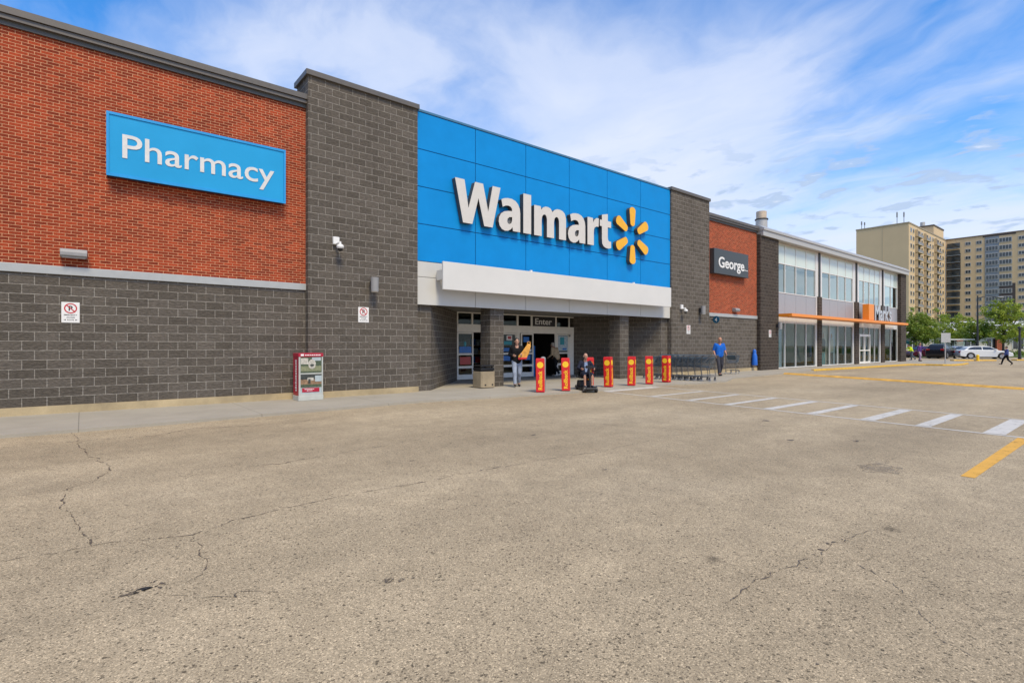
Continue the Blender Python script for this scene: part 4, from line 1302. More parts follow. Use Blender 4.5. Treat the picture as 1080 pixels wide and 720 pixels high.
lone.location = (25.6, 13.9, 0)
lone.rotation_euler = (0, 0, R(-78))

# ------------------------------------------------------------------ people
def capsule(m, a, ra, b, rb, n=10):
    """tapered limb with round ends (the pieces are fused afterwards)"""
    a, b = Vector(a), Vector(b)
    m.tube([a, b], [ra, rb], n)
    m.ball(a, ra * 1.0, n, 6)
    m.ball(b, rb * 1.0, n, 6)


def fuse(m, name, mats, parent, voxel=.012, smooth=3, label=None):
    """fuse overlapping pieces into one continuous skin"""
    me = bpy.data.meshes.new('tmp')
    me.from_pydata(m.v, [], m.f)
    o = bpy.data.objects.new('tmp', me)
    sc.collection.objects.link(o)
    r = o.modifiers.new('r', 'REMESH'); r.mode = 'VOXEL'; r.voxel_size = voxel
    s = o.modifiers.new('s', 'SMOOTH'); s.factor = .5; s.iterations = smooth
    dg = bpy.context.evaluated_depsgraph_get(); dg.update()
    res = bpy.data.meshes.new_from_object(o.evaluated_get(dg))
    bpy.data.objects.remove(o); bpy.data.meshes.remove(me)
    res.name = name
    res.materials.clear()
    res.materials.append(mats)
    for p in res.polygons:
        p.use_smooth = True
    q = bpy.data.objects.new(name, res)
    sc.collection.objects.link(q)
    q.parent = parent
    if label:
        q['label'] = label
    return q


SKIN = plain('skin', (0.46, 0.25, 0.165), 0.5, var=.06, scale=12)
SKIN_T = plain('tanned_skin', (0.47, 0.23, 0.14), 0.5, var=.06, scale=12)
EYE = plain('eye', (0.02, 0.015, 0.012), .2)


def dirn(az, el):
    """unit vector: az degrees left of straight ahead (+Y), el degrees up"""
    return Vector((-math.sin(R(az)) * math.cos(R(el)), math.cos(R(az)) * math.cos(R(el)), math.sin(R(el))))


def hand(m, w, d, side, curl=.5, sc_=1.0):
    """palm, four unequal bent fingers and a thumb leaving the palm's side; d is the forearm's direction"""
    d = Vector(d).normalized()
    # palm normal faces the body
    inn = Vector((-side, 0, 0)); inn = (inn - d * inn.dot(d)).normalized()
    ac = d.cross(inn).normalized()
    if ac.y < 0:
        ac = -ac
    p0, p1 = w + d * .015 * sc_, w + d * .085 * sc_
    for k in (-1, 0, 1):
        capsule(m, p0 + ac * .016 * k * sc_, .016 * sc_, p1 + ac * .024 * k * sc_, .014 * sc_, 8)
    for k, L in enumerate((.068, .078, .072, .055)):
        b = p1 + ac * (.030 - .020 * k) * sc_
        k1 = b + (d * math.cos(curl * .5) + inn * math.sin(curl * .5)) * L * .52 * sc_
        k2 = k1 + (d * math.cos(curl * 1.5) + inn * math.sin(curl * 1.5)) * L * .48 * sc_
        capsule(m, b, .0105 * sc_, k1, .0095 * sc_, 6)
        capsule(m, k1, .0095 * sc_, k2, .008 * sc_, 6)
    tb = p0 + ac * .024 * sc_
    t1 = tb + (d * .6 + ac * .6 + inn * .4).normalized() * .036 * sc_
    t2 = t1 + (d * .85 + ac * .2 + inn * .45).normalized() * .030 * sc_
    capsule(m, tb, .014 * sc_, t1, .0115 * sc_, 6)
    capsule(m, t1, .0115 * sc_, t2, .0095 * sc_, 6)


def person(label, loc, rz, H, J, top, legs, shoe, hair, skin=SKIN, sleeve_len=1.0, leg_len=1.0, girth=1.0, hair_kind='short', head_dir=(0, 0), extras=None, top_name='jacket', leg_name='trousers'):
    """J: joints for a 1.75 m body facing +Y (x is its right); missing ones stand straight"""
    k = H / 1.75
    D = dict(pel=(0, 0, .95), chest=(0, 0, 1.28), neck=(0, 0, 1.47), head=(0, .025, 1.635),
             shR=(.185, 0, 1.42), shL=(-.185, 0, 1.42), elR=(.23, -.02, 1.14), elL=(-.23, -.02, 1.14), wrR=(.24, .06, .90), wrL=(-.24, .06, .90),
             hipR=(.092, 0, .92), hipL=(-.092, 0, .92), knR=(.10, .02, .50), knL=(-.10, .02, .50), anR=(.105, -.02, .085), anL=(-.105, -.02, .085), toeR=(.115, .13, .03), toeL=(-.115, .13, .03))
    D.update(J)
    D = {a: Vector(b) * k for a, b in D.items()}
    t = thing('person', label, 'person', loc, rz)
    g = girth
    body = MB()
    c = lambda m, a, ra, b, rb: capsule(m, a, ra * k, b, rb * k)
    P, C, Nk, Hd = D['pel'], D['chest'], D['neck'], D['head']
    up = (Nk - P).normalized()
    side = (D['shR'] - D['shL']).normalized()
    for s in (-1, 1):
        c(body, P + side * s * .055 * k, .115 * g, C + side * s * .07 * k, .115 * g)
        c(body, C + side * s * .06 * k, .115 * g, (D['shR'] if s > 0 else D['shL']) - up * .05 * k - side * s * .05 * k, .085)
    c(body, C, .12 * g, Nk, .07)
    c(body, Nk - up * .03 * k, .062, Nk.lerp(Hd, .45), .054)
    hy, hp = head_dir
    f = dirn(hy, hp)
    hx = Vector((f.y, -f.x, 0)).normalized()
    hu = hx.cross(f).normalized()
    body.ball(Hd + hu * .025 * k - f * .012 * k, (.080 * k, .095 * k, .100 * k), 16, 12)
    body.ball(Hd - hu * .035 * k + f * .018 * k, (.062 * k, .072 * k, .082 * k), 14, 10)
    c(body, Hd + f * .085 * k + hu * .012 * k, .010, Hd + f * .105 * k - hu * .022 * k, .016)
    c(body, Hd + f * .072 * k - hu * .092 * k, .020, Hd + f * .074 * k - hu * .088 * k, .018)
    c(body, Hd + f * .084 * k - hu * .052 * k - hx * .014 * k, .008, Hd + f * .084 * k - hu * .052 * k + hx * .014 * k, .008)
    for s in (-1, 1):
        c(body, Hd + hx * s * .080 * k - f * .008 * k + hu * .012 * k, .016, Hd + hx * s * .078 * k - f * .004 * k - hu * .022 * k, .012)
    for q, s in (('R', 1), ('L', -1)):
        sh, el, wr = D['sh' + q], D['el' + q], D['wr' + q]
        c(body, sh, .056, el, .041); c(body, el, .042, wr, .028)
        hand(body, wr, wr - el, s, .6, k)
        c(body, D['hip' + q], .088 * g, D['kn' + q], .058); c(body, D['kn' + q] * 1.0, .056, D['an' + q], .038)
        c(body, D['an' + q], .042, D['toe' + q], .030)
    fuse(body, 'body', skin, t, .0095, 2)
    # top
    m = MB()
    for s in (-1, 1):
        c(m, P + side * s * .062 * k - up * .03 * k, .128 * g, C + side * s * .078 * k, .128 * g)
        c(m, C + side * s * .065 * k, .128 * g, (D['shR'] if s > 0 else D['shL']) - up * .048 * k - side * s * .05 * k, .098)
        q = 'R' if s > 0 else 'L'
        sh, el, wr = D['sh' + q], D['el' + q], D['wr' + q]
        if sleeve_len > .6:
            c(m, sh, .072, el, .058); c(m, el, .058, el.lerp(wr, (sleeve_len - .5) / .5 * .95), .045)
        else:
            c(m, sh, .070, sh.lerp(el, sleeve_len / .5 * .95), .064)
    c(m, C, .13 * g, Nk - up * .03 * k, .075)
    fuse(m, top_name, top, t, .015, 4)
    m = MB()
    for q, s in (('R', 1), ('L', -1)):
        hp_, kn, an = D['hip' + q], D['kn' + q], D['an' + q]
        c(m, P + side * s * .05 * k, .118 * g, hp_, .112 * g)
        if leg_len > .6:
            c(m, hp_, .108 * g, kn, .076); c(m, kn, .076, kn.lerp(an, .93), .064)
        else:
            c(m, hp_, .110 * g, hp_.lerp(kn, .92), .092)
    fuse(m, leg_name, legs, t, .015, 3)
    for q in 'RL':
        an, toe = D['an' + q], D['toe' + q]
        v = toe - an
        m = MB()
        c(m, an - Vector((0, 0, .03 * k)), .050, toe, .040)
        c(m, an - Vector((v.x * .25, v.y * .25, .05 * k)), .042, toe + Vector((v.x * .2, v.y * .2, -.002)), .034)
        m.v = [Vector((p.x, p.y, max(p.z, min(an.z, toe.z) - .045 * k))) for p in m.v]
        fuse(m, 'shoe', shoe, t, .011, 2)
    if hair is not None:
        m = MB()
        top_c = Hd + hu * .040 * k - f * .022 * k
        if hair_kind == 'bald':
            m.ball(Hd + hu * .0 * k - f * .035 * k, (.084 * k, .072 * k, .062 * k), 14, 8)
        else:
            m.ball(top_c, (.088 * k, .098 * k, .094 * k), 16, 10)
            m.ball(Hd - f * .05 * k, (.078 * k, .06 * k, .085 * k), 14, 8)
        if hair_kind == 'long':
            for s in (-1, 0, 1):
                c(m, Hd + hx * s * .055 * k - f * .05 * k, .05, Hd + hx * s * .07 * k - f * .05 * k - hu * .24 * k, .04)
        fuse(m, 'hair', hair, t, .011, 2)
    for s in (-1, 1):
        MB().ball(Hd + hx * s * .031 * k + f * .082 * k + hu * .020 * k, .009 * k, 8, 6).build('eye', EYE, t, place=False, smooth=True)
    if extras:
        extras(t, D, k)
    return t, D


CLOTH = lambda n, c, v=.15: plain(n, c, .85, var=v, scale=7, bump=.35, bscale=35, spec=.2)
JEANS = CLOTH('light_blue_denim', (.27, .31, .38), .25)
BLACKC = CLOTH('black_cloth', (.008, .008, .009))
SHOE_B = plain('black_shoe', (.014, .013, .013), .5)
SHOE_W = plain('white_shoe', (.62, .60, .57), .5)
HAIR_D = plain('dark_hair', (.018, .013, .010), .6, bump=.4, bscale=90)
HAIR_G = plain('grey_hair', (.34, .31, .28), .6, bump=.4, bscale=90)

# woman coming out of the store with an orange bag
wx, wy = 12.02, 14.52
Jw = dict(knR=(.10, .17, .52), anR=(.10, .26, .10), toeR=(.11, .41, .075), knL=(-.09, .02, .50), anL=(-.10, -.20, .12), toeL=(-.11, -.07, .035),
          elR=(.26, -.08, 1.15), wrR=(.16, .16, 1.13), elL=(-.25, -.02, 1.15), wrL=(-.16, .24, 1.17))
person('woman in black jacket and pale jeans walking out with an orange bag on her arm', (wx, wy, 0), face_cam(wx, wy) + PI + R(8), 1.72, Jw, BLACKC, JEANS, SHOE_B, HAIR_D, SKIN, hair_kind='long')
bag = thing('carrier_bag', 'orange and yellow carrier bag clutched by the woman in the black jacket', 'bag', (12.09, 14.22, 1.0))
BAGM = plain('orange_bag', (.78, .36, .06), .5, var=.35, scale=6)
bg = MB()
bgv = Vector((math.cos(face_cam(wx, wy)), math.sin(face_cam(wx, wy)), 0))
bgn = Vector((bgv.y, -bgv.x, 0))
o_ = Vector((wx, wy, 0)) + bgv * .22 + bgn * .19
prof = [(-.17, .98), (.12, 1.0), (.21, 1.20), (.28, 1.46), (.20, 1.54), (.12, 1.47), (-.03, 1.25), (-.17, 1.10)]
bg.prism(prof, lambda p: o_ + bgv * p[0] - bgn * .055 + EZ * p[1], lambda p: o_ + bgv * p[0] + bgn * .055 + EZ * p[1])
bgo = bg.build('bag_body', BAGM, bag, bevel=.03, bseg=3, smooth=True)
MB().prism([(-.17, .965), (.13, .985), (.15, 1.06), (-.17, 1.05)], lambda p: o_ + bgv * p[0] - bgn * .06 + EZ * p[1], lambda p: o_ + bgv * p[0] + bgn * .06 + EZ * p[1]).build('red_base', RED, bag, bevel=.02)
MB().tube([o_ + bgv * .14 + EZ * 1.47, o_ + bgv * .17 + EZ * 1.60, o_ + bgv * .25 + EZ * 1.58, o_ + bgv * .26 + EZ * 1.48], .012, 6).build('bag_handle', BAGM, bag, smooth=True)

# man going in, seen from behind, stooping slightly
Je = dict(chest=(0, .07, 1.25), neck=(0, .17, 1.41), head=(0, .26, 1.53), shR=(.185, .12, 1.36), shL=(-.185, .12, 1.36), elR=(.24, .10, 1.08), elL=(-.24, .10, 1.08), wrR=(.22, .30, .95), wrL=(-.22, .30, .95),
          knR=(.10, .16, .51), anR=(.10, .16, .09), toeR=(.11, .31, .04), knL=(-.10, .0, .50), anL=(-.10, -.25, .15), toeL=(-.11, -.13, .05))
BEIGE = CLOTH('beige_cloth', (.42, .32, .21))
person('grey haired man in a beige jacket and black trousers stepping in through the doors', (17.42, 18.1, 0), R(8), 1.70, Je, BEIGE, BLACKC, SHOE_W, HAIR_G, SKIN, hair_kind='short')
person('dark clothed shopper in the shadow just inside the doors', (17.0, 19.6, .004), R(170), 1.72, {}, plain('dim_brown_cloth', (.07, .06, .05), .8), BLACKC, SHOE_B, HAIR_D, SKIN)

# man on the mobility scooter
sx_, sy_ = 12.98, 12.05
srz = face_cam(sx_, sy_) + PI + R(16)
scooter = thing('mobility_scooter', 'black mobility scooter carrying the seated man at the kerb', 'scooter', (sx_, sy_, GZ + .0), srz)
SB_ = lambda m, n, mt, par=None, **k: m.build(n, mt, par or scooter, place=False, **k)
SB_(MB().prism([(-.30, -.50), (.30, -.50), (.30, .30), (.20, .62), (-.20, .62), (-.30, .30)], lambda p: (p[0], p[1], .10), lambda p: (p[0], p[1], .19)), 'deck', BLACK, bevel=.03)
SB_(MB().prism([(-.27, -.52), (.27, -.52), (.24, -.02), (-.24, -.02)], lambda p: (p[0], p[1], .191), lambda p: (p[0] * .9, p[1] * .92 - .02, .42)), 'battery_cover', BLACK, bevel=.03)
SB_(MB().tube([(0, -.22, .42), (0, -.22, .50)], .05, 10), 'seat_post', DARKMETAL)
SB_(MB().box(-.25, -.42, .50, .25, .06, .58), 'seat', BLACK, bevel=.03)
SB_(MB().prism([(-.23, 0), (.23, 0), (.21, .46), (-.21, .46)], lambda p: (p[0], -.43, .58 + p[1]), lambda p: (p[0], -.50, .58 + p[1])), 'backrest', BLACK, bevel=.03)
for s in (-1, 1):
    SB_(MB().box(s * .30 - .035, -.36, .76, s * .30 + .035, .0, .80).box(s * .30 - .015, -.34, .52, s * .30 + .015, -.30, .76), 'armrest', BLACK, bevel=.01)
SB_(MB().tube([(0, .50, .19), (0, .36, .88)], .030, 10), 'tiller', BLACK, smooth=True)
SB_(MB().tube([(-.27, .24, .96), (-.12, .33, .94), (.12, .33, .94), (.27, .24, .96)], .018, 8).box(-.11, .27, .90, .11, .38, 1.0), 'handlebar', BLACK)
for x, y in ((-.29, -.40), (.29, -.40), (-.22, .48), (.22, .48)):
    w_ = SB_(MB().tube([(x - .04, y, .115), (x + .04, y, .115)], .115, 18), 'wheel', BLACK, smooth=True)
    SB_(MB().tube([(x - .044, y, .115), (x + .044, y, .115)], .05, 12), 'rim', LAMP_GREY, w_, smooth=True)
NAVY = CLOTH('navy_cloth', (.016, .019, .035))
SHIRT = CLOTH('blue_grey_shirt', (.24, .31, .46))
Js = dict(pel=(0, -.20, .70), chest=(0, -.22, 1.02), neck=(0, -.18, 1.21), head=(0, -.13, 1.375), shR=(.19, -.2, 1.15), shL=(-.19, -.2, 1.15), elR=(.32, -.08, .92), elL=(-.32, -.08, .92), wrR=(.27, .16, .90), wrL=(-.27, .16, .90),
          hipR=(.11, -.16, .67), hipL=(-.11, -.16, .67), knR=(.15, .25, .66), knL=(-.15, .25, .66), anR=(.14, .27, .27), anL=(-.14, .27, .27), toeR=(.15, .42, .235), toeL=(-.15, .42, .235))


def open_shirt(t, D, k):
    m = MB()
    c = D['chest'] + Vector((0, .112 * k, 0))
    m.add([c + Vector(p) * k for p in ((-.06, .012, .13), (.06, .012, .13), (.075, .035, -.05), (.06, .03, -.26), (-.06, .03, -.26), (-.075, .035, -.05), (-.05, -.08, .13), (.05, -.08, .13), (.06, -.08, -.26), (-.06, -.08, -.26))],
          [(0, 5, 4, 3, 2, 1), (6, 7, 8, 9), (0, 1, 7, 6), (1, 2, 3, 8, 7), (3, 4, 9, 8), (4, 5, 0, 6, 9)])
    m.build('shirt_front', SHIRT, t, place=False, bevel=.01)


person('fair haired man in open navy jacket and shorts sitting on the black scooter', (sx_, sy_, GZ), srz, 1.70, Js, NAVY, NAVY, plain('grey_shoe', (.10, .10, .11), .6), plain('thin_sandy_hair', (.62, .50, .38), .6), SKIN,
       leg_len=.5, hair_kind='bald', extras=open_shirt, leg_name='shorts', head_dir=(22, -10), girth=1.08)[0].scale = (.87, .87, .87)
scooter.scale = (.87, .87, .87)
# long tube on the tarmac beside the scooter

# employee in the blue shirt
bx_, by_ = 23.95, 13.55
Jb = dict(head=(0, .06, 1.625), knR=(.10, .16, .52), anR=(.10, .22, .10), toeR=(.11, .37, .05), knL=(-.10, .03, .50), anL=(-.10, -.16, .12), toeL=(-.11, -.03, .03), elR=(.25, -.05, 1.15), wrR=(.25, .12, .93), elL=(-.25, .02, 1.15), wrL=(-.22, .22, 1.0))
person('bald man in a bright blue short sleeved shirt walking beside the shopping carts', (bx_, by_, 0), face_cam(bx_, by_) + PI + R(25), 1.86, Jb, CLOTH('royal_blue_cloth', (.012, .12, .50)), CLOTH('dark_grey_trousers', (.05, .05, .06)), SHOE_B,
       plain('cropped_hair', (.16, .09, .06), .6), SKIN_T, sleeve_len=.45, hair_kind='bald', top_name='shirt', head_dir=(0, -14))

# far pavement: three more
px_, py_ = 60.1, 14.2
person('person in a dark violet top and lilac trousers walking past the glass store', (px_, py_, 0), face_cam(px_, py_) + PI + R(60), 1.70,
       dict(knR=(.10, .14, .52), anR=(.10, .10, .12), toeR=(.11, .24, .06), anL=(-.10, -.1, .10), toeL=(-.11, .04, .03), elL=(-.36, .1, 1.25), wrL=(-.45, .32, 1.2)),
       CLOTH('dark_violet_cloth', (.075, .035, .16)), CLOTH('lilac_cloth', (.34, .26, .36)), SHOE_B, HAIR_D, SKIN_T)
px_, py_ = 66.6, 16.4
person('worker in a yellow safety vest bending beside the glass store', (px_, py_, GZ), face_cam(px_, py_) + PI + R(-70), 1.72,
       dict(chest=(0, .10, 1.25), neck=(0, .22, 1.41), head=(0, .30, 1.54), shR=(.185, .16, 1.36), shL=(-.185, .16, 1.36), elR=(.24, .34, 1.2), wrR=(.2, .55, 1.25), elL=(-.24, .2, 1.1), wrL=(-.22, .42, 1.0), anL=(-.10, -.3, .2), toeL=(-.11, -.2, .08)),
       CLOTH('hi_vis_yellow', (.62, .80, .02)), CLOTH('blue_grey_trousers', (.10, .12, .16)), SHOE_B, HAIR_D, SKIN)
px_, py_ = 55.3, 7.6
person('man in a blue jacket striding across the far lane', (px_, py_, GZ), face_cam(px_, py_) + PI + R(-70), 1.46,
       dict(knR=(.10, .22, .54), anR=(.10, .34, .12), toeR=(.11, .48, .10), knL=(-.09, -.06, .50), anL=(-.10, -.36, .20), toeL=(-.11, -.27, .06), elR=(.25, -.12, 1.15), wrR=(.26, -.02, .92), elL=(-.25, .08, 1.15), wrL=(-.22, .28, 1.02)),
       CLOTH('blue_jacket_cloth', (.05, .075, .22)), BLACKC, SHOE_B, HAIR_D, SKIN)

# ------------------------------------------------------------------ cars at the far side
TYRE = plain('tyre_rubber', (.018, .018, .018), .8)
RIM = plain('alloy_rim', (.45, .45, .46), .3, .7)
CARGLASS = plain('car_glass', (.018, .024, .026), .06, spec=.8)
LAMP = plain('headlamp_lens', (.60, .62, .63), .12)
TAIL = plain('tail_lamp_lens', (.36, .012, .012), .2)


def car(name, label, loc, rz, paint, suv=False):
    t = thing(name, label, 'car', loc, rz)
    B = lambda m, n, mt, par=None, **k: m.build(n, mt, par or t, place=False, **k)
    w = .90
    wr = .36 if suv else .33
    fx_, rx_ = 1.42, -1.40
    a_ = .25 if suv else 0.0
    prof = [(2.40, .30), (2.42, .52), (2.34, .70 + a_ * .6), (2.05, .82 + a_ * .7), (.95, .98 + a_ * .6), (-1.75, 1.02 + a_ * .6), (-2.30, .95 + a_ * .6), (-2.40, .62), (-2.36, .30)]
    arch = lambda cx: arc(cx, wr - .02, wr + .07, wr + .07, 180, 0, 12)
    prof += [(rx_ - wr - .1, .24)] + arch(rx_) + [(rx_ + wr + .1, .22), (fx_ - wr - .1, .22)] + arch(fx_) + [(fx_ + wr + .1, .26)]
    prof = prof[::-1]
    B(MB().prism(prof, lambda p: (p[0], w, p[1]), lambda p: (p[0], -w, p[1])), 'body', paint, bevel=.05, bseg=3, smooth=True)
    zb, zt = (1.12, 1.70) if suv else (.99, 1.44)
    cab = [(1.15, zb - .03), (.42, zt - .05), (.15, zt), (-1.05 - a_, zt), (-1.45 - a_ * 1.6, zt - .08), (-2.05 if not suv else -2.28, zb - .03)]
    hw = lambda z: .84 - .42 * (z - zb)
    vs = [(x, hw(z), z) for x, z in cab] + [(x, -hw(z), z) for x, z in cab]
    n = len(cab)
    fs = [list(range(n)), list(range(2 * n - 1, n - 1, -1))] + [(i, n + i, n + (i + 1) % n, (i + 1) % n) for i in range(n)]
    B(MB().add(vs, fs), 'cabin', paint, bevel=.03, smooth=True)
    rear = cab[-1][0]
    for s in (-1, 1):
        for q in ([(.95, zb + .03), (.40, zt - .09), (-.28, zt - .07), (-.28, zb + .03)], [(-.36, zb + .03), (-.36, zt - .07), (cab[3][0], zt - .08), (cab[4][0] + .02, zt - .17), (rear + .36, zb + .05)]):
            m = MB().add([(x, s * (hw(z) + .012), z) for x, z in q] + [(x, s * (hw(z) - .01), z) for x, z in q], [list(range(len(q)))] + [[i, (i + 1) % len(q), len(q) + (i + 1) % len(q), len(q) + i] for i in range(len(q))])
            B(m, 'side_window', CARGLASS)
        B(MB().ball((.86, s * .98, zb + .06), (.10, .08, .07), 10, 6), 'mirror', paint, smooth=True)
        B(MB().box(2.18, s * .62 - .20, .60 + a_, 2.405, s * .62 + .20, .72 + a_), 'headlight', LAMP, bevel=.03)
        B(MB().box(-2.41, s * .68 - .16, .70 + a_, -2.25, s * .68 + .16, .88 + a_), 'tail_light', TAIL, bevel=.02)

    def scr(x0, z0, x1, z1, nm):
        d = Vector((z1 - z0, 0, -(x1 - x0))).normalized()
        d = d if d.x * (1 if nm == 'windscreen' else -1) > 0 else -d
        q = []
        for (x, z, e) in ((x0, z0, 1), (x0, z0, -1), (x1, z1, -1), (x1, z1, 1)):
            q.append(Vector((x, e * (hw(z) - .07), z)) + d * .012)
        B(MB().add(q + [p - d * .03 for p in q], [(0, 1, 2, 3), (0, 4, 5, 1), (1, 5, 6, 2), (2, 6, 7, 3), (3, 7, 4, 0)]), nm, CARGLASS)
    scr(1.06, zb + .03, .48, zt - .09, 'windscreen')
    scr(rear + .10 if not suv else rear + .12, zb + .05, cab[4][0] - .04, zt - .13, 'rear_window')
    B(MB().box(-1.95, -.70, .13, 1.95, .70, .55), 'underbody', BLACK)
    for x in (fx_, rx_):
        for s in (-1, 1):
            wo = B(MB().tube([(x, s * .70, wr), (x, s * .905, wr)], wr, 24), 'wheel', TYRE, bevel=.02)
            B(MB().tube([(x, s * .88, wr), (x, s * .915, wr)], wr * .66, 20), 'rim', RIM, wo)
    return t


def at(x, d, z=GZ):
    """point on the level ground: metres along the lens axis d, metres to its right x"""
    ca, sa = math.cos(YAW), math.sin(YAW)
    return Vector((d * ca + x * sa, d * sa - x * ca, z))


ACR = YAW - R(90)                          # turned square to the lens axis
car('parked_car', 'white saloon car parked broadside beyond the far kerb', at(53.35, 60.0), ACR - R(20), plain('white_car_paint', (.68, .69, .69), .25, var=.02))
car('parked_car', 'black hatchback parked just left of the white saloon', at(50.4, 62.0), ACR + R(35), plain('black_car_paint', (.012, .012, .014), .2, var=.05), True)
car('parked_car', 'maroon saloon parked behind the far pavement at the left of the line', at(51.0, 65.5), ACR + PI + R(8), plain('maroon_car_paint', (.06, .012, .022), .22, var=.05))
car('parked_car', 'silver saloon half hidden between the black hatchback and white saloon', at(57.9, 68.5), ACR + R(12), plain('silver_car_paint', (.36, .37, .38), .25, .4))

hy = thing('fire_hydrant', 'small yellow hydrant post in front of the white saloon', 'hydrant', at(45.6, 51.8))
hp0 = at(45.6, 51.8)
HYD = plain('yellow_hydrant_paint', (.78, .52, .02), .45)
MB().tube([hp0, hp0 + EZ * .06, hp0 + EZ * .07, hp0 + EZ * .50], [.17, .17, .12, .12], 14).build('barrel', HYD, hy, smooth=True)
MB().ball(hp0 + EZ * .52, (.14, .14, .11), 14, 8).build('bonnet', HYD, hy, smooth=True)
MB().tube([hp0 + Vector((-.2, 0, .38)), hp0 + Vector((.2, 0, .38))], .055, 10).build('nozzle', HYD, hy, smooth=True)
isl = MB()
for (xc, d, wd, dp) in ((45.5, 52.2, 4.2, .5), (53.0, 53.5, 4.5, .6)):
    a = at(xc, d)
    ca, sa = math.cos(ACR), math.sin(ACR)
    isl.prism([(-wd / 2, -dp / 2), (wd / 2, -dp / 2), (wd / 2, dp / 2), (-wd / 2, dp / 2)], lambda p: (a.x + p[0] * ca - p[1] * sa, a.y + p[0] * sa + p[1] * ca, GZ - .01), lambda p: (a.x + p[0] * ca - p[1] * sa, a.y + p[0] * sa + p[1] * ca, GZ + .11))
isl.build('kerb_island', KERB_YELLOW, kind='structure', bevel=.03)

# street sign seen from the back
ss = thing('street_sign', 'bare grey back of a square road sign on a post by the yellow kerb', 'sign', (53.9, 11.05, 0))
GREYS = plain('bare_aluminium', (.47, .46, .44), .4, .4)
MB().tube([(53.9, 11.05, 0), (53.9, 11.05, 2.42)], .04, 10).build('post', GREYS, ss, smooth=True)
q = at(0, 1, 0) - at(0, 0, 0); r_ = at(1, 0, 0) - at(0, 0, 0)
pc = Vector((53.9, 11.05, 0)) - q * .05
MB().prism([(-.38, 1.70), (.38, 1.70), (.38, 2.46), (-.38, 2.46)], lambda p: pc + r_ * p[0] + EZ * p[1], lambda p: pc - q * .012 + r_ * p[0] + EZ * p[1]).build('sign_plate', GREYS, ss, bevel=.005)

# ------------------------------------------------------------------ far lamp posts
def street_lamp(label, x, d, h, arm, z=GZ):
    p = at(x, d, z)
    t = thing('street_lamp', label, 'lamp', p)
    MB().tube([p, p + EZ * .3, p + EZ * h], [.16, .14, .08], 10).build('post', DARKMETAL, t, smooth=True)
    if arm:
        e = p + EZ * (h - .25) + r_ * arm
        MB().tube([p + EZ * (h - .3), p + EZ * (h - .05) + r_ * arm * .5, e], .05, 8).build('arm', DARKMETAL, t, smooth=True)
        MB().ball(e, (.40, .40, .11), 12, 8).build('lamp_head', LAMP_GREY, t, smooth=True)
    else:
        MB().ball(p + EZ * h, (.2, .2, .14), 12, 8).build('lamp_head', DARKMETAL, t, smooth=True)
        for k in range(4):
            a = PI / 2 * k + .4
            MB().tube([p + EZ * (h - .4), p + EZ * (h - .1) + Vector((math.cos(a), math.sin(a), 0)) * .32], .025, 6).build('bracket', DARKMETAL, t)
    return t


street_lamp('tall dark street lamp with one arm rising through the far trees', 61.6, 70, 8.1, 3.0)
street_lamp('short dark post lamp beside the right hand tree', 54.5, 56.8, 3.4, 0)

# ------------------------------------------------------------------ grass and trees across the road
GRASS = plain('mown_grass', (.075, .125, .022), .9, var=.4, scale=2.5, bump=.6, bscale=25)
gp = [at(28, 70, 0), at(140, 60, 0), at(260, 100, 0), at(260, 330, 0), at(20, 330, 0), at(28, 80, 0)]
gm = MB()
gm.prism([(p.x, p.y) for p in gp], lambda p: (p[0], p[1], GZ - .2), lambda p: (p[0], p[1], GZ + .12))
gm.build('grass_verge', GRASS, kind='structure')

BARK = plain('grey_brown_bark', (.075, .058, .043), .9, var=.3, scale=10, bump=.8, bscale=30)
LEAF_A = leaf_mat('bright_leaf', (.21, .30, .028), (.37, .43, .05))
LEAF_B = leaf_mat('deep_leaf', (.15, .23, .026), (.28, .35, .045))


def tree(label, p, h, clumps, leaf, n_leaf, lean=0.0, fork=.28, seed=1, name='leafy_tree'):
    rg = random.Random(seed)
    t = thing(name, label, 'tree', p, group='trees across the road')
    tk = MB()
    top = p + EZ * h * .62 + r_ * lean
    f = p + EZ * h * fork
    tk.tube([p - EZ * .05, p + EZ * .25, f, f.lerp(top, .5) + r_ * .1, top], [.20, .15, .12, .08, .035], 8)
    cl = []
    for (dx_, dz_, rx__, rz__) in clumps:
        dd = rg.uniform(-.8, .8)
        c = p + r_ * dx_ + q * dd + EZ * dz_
        cl.append((c, rx__, rz__))
        s = f.lerp(top, rg.uniform(.0, .5))
        mid = s.lerp(c, .5) + EZ * .15
        tk.tube([s, mid, c], [.06, .04, .018], 6)
        for _ in range(4):
            e = c + Vector((rg.gauss(0, rx__ * .5), rg.gauss(0, rx__ * .5), rg.gauss(0, rz__ * .5)))
            tk.tube([s.lerp(c, .6), c.lerp(e, .3), e], [.03, .02, .008], 5)
    tk.build('trunk', BARK, t, smooth=True)
    cm_ = MB()
    tot = sum(a * a * b for _, a, b in cl)
    for c, a, b in cl:
        k = int(n_leaf * a * a * b / tot)
        subs = [c + Vector((rg.gauss(0, a * .55), rg.gauss(0, a * .55), rg.gauss(0, b * .55))) for _ in range(max(5, k // 45))]
        for i in range(k):
            s = rg.choice(subs)
            o = s + Vector((rg.gauss(0, .19), rg.gauss(0, .19), rg.gauss(0, .15)))
            u = Vector((rg.gauss(0, 1), rg.gauss(0, 1), rg.gauss(0, .6))).normalized()
            v = u.cross(Vector((rg.gauss(0, 1), rg.gauss(0, 1), rg.gauss(0, 1)))).normalized()
            L, W_ = rg.uniform(.09, .17), rg.uniform(.05, .09)
            cm_.add([o - u * L, o + v * W_, o + u * L, o - v * W_], [(0, 1, 2, 3)])
    cm_.build('crown', leaf, t)
    return t


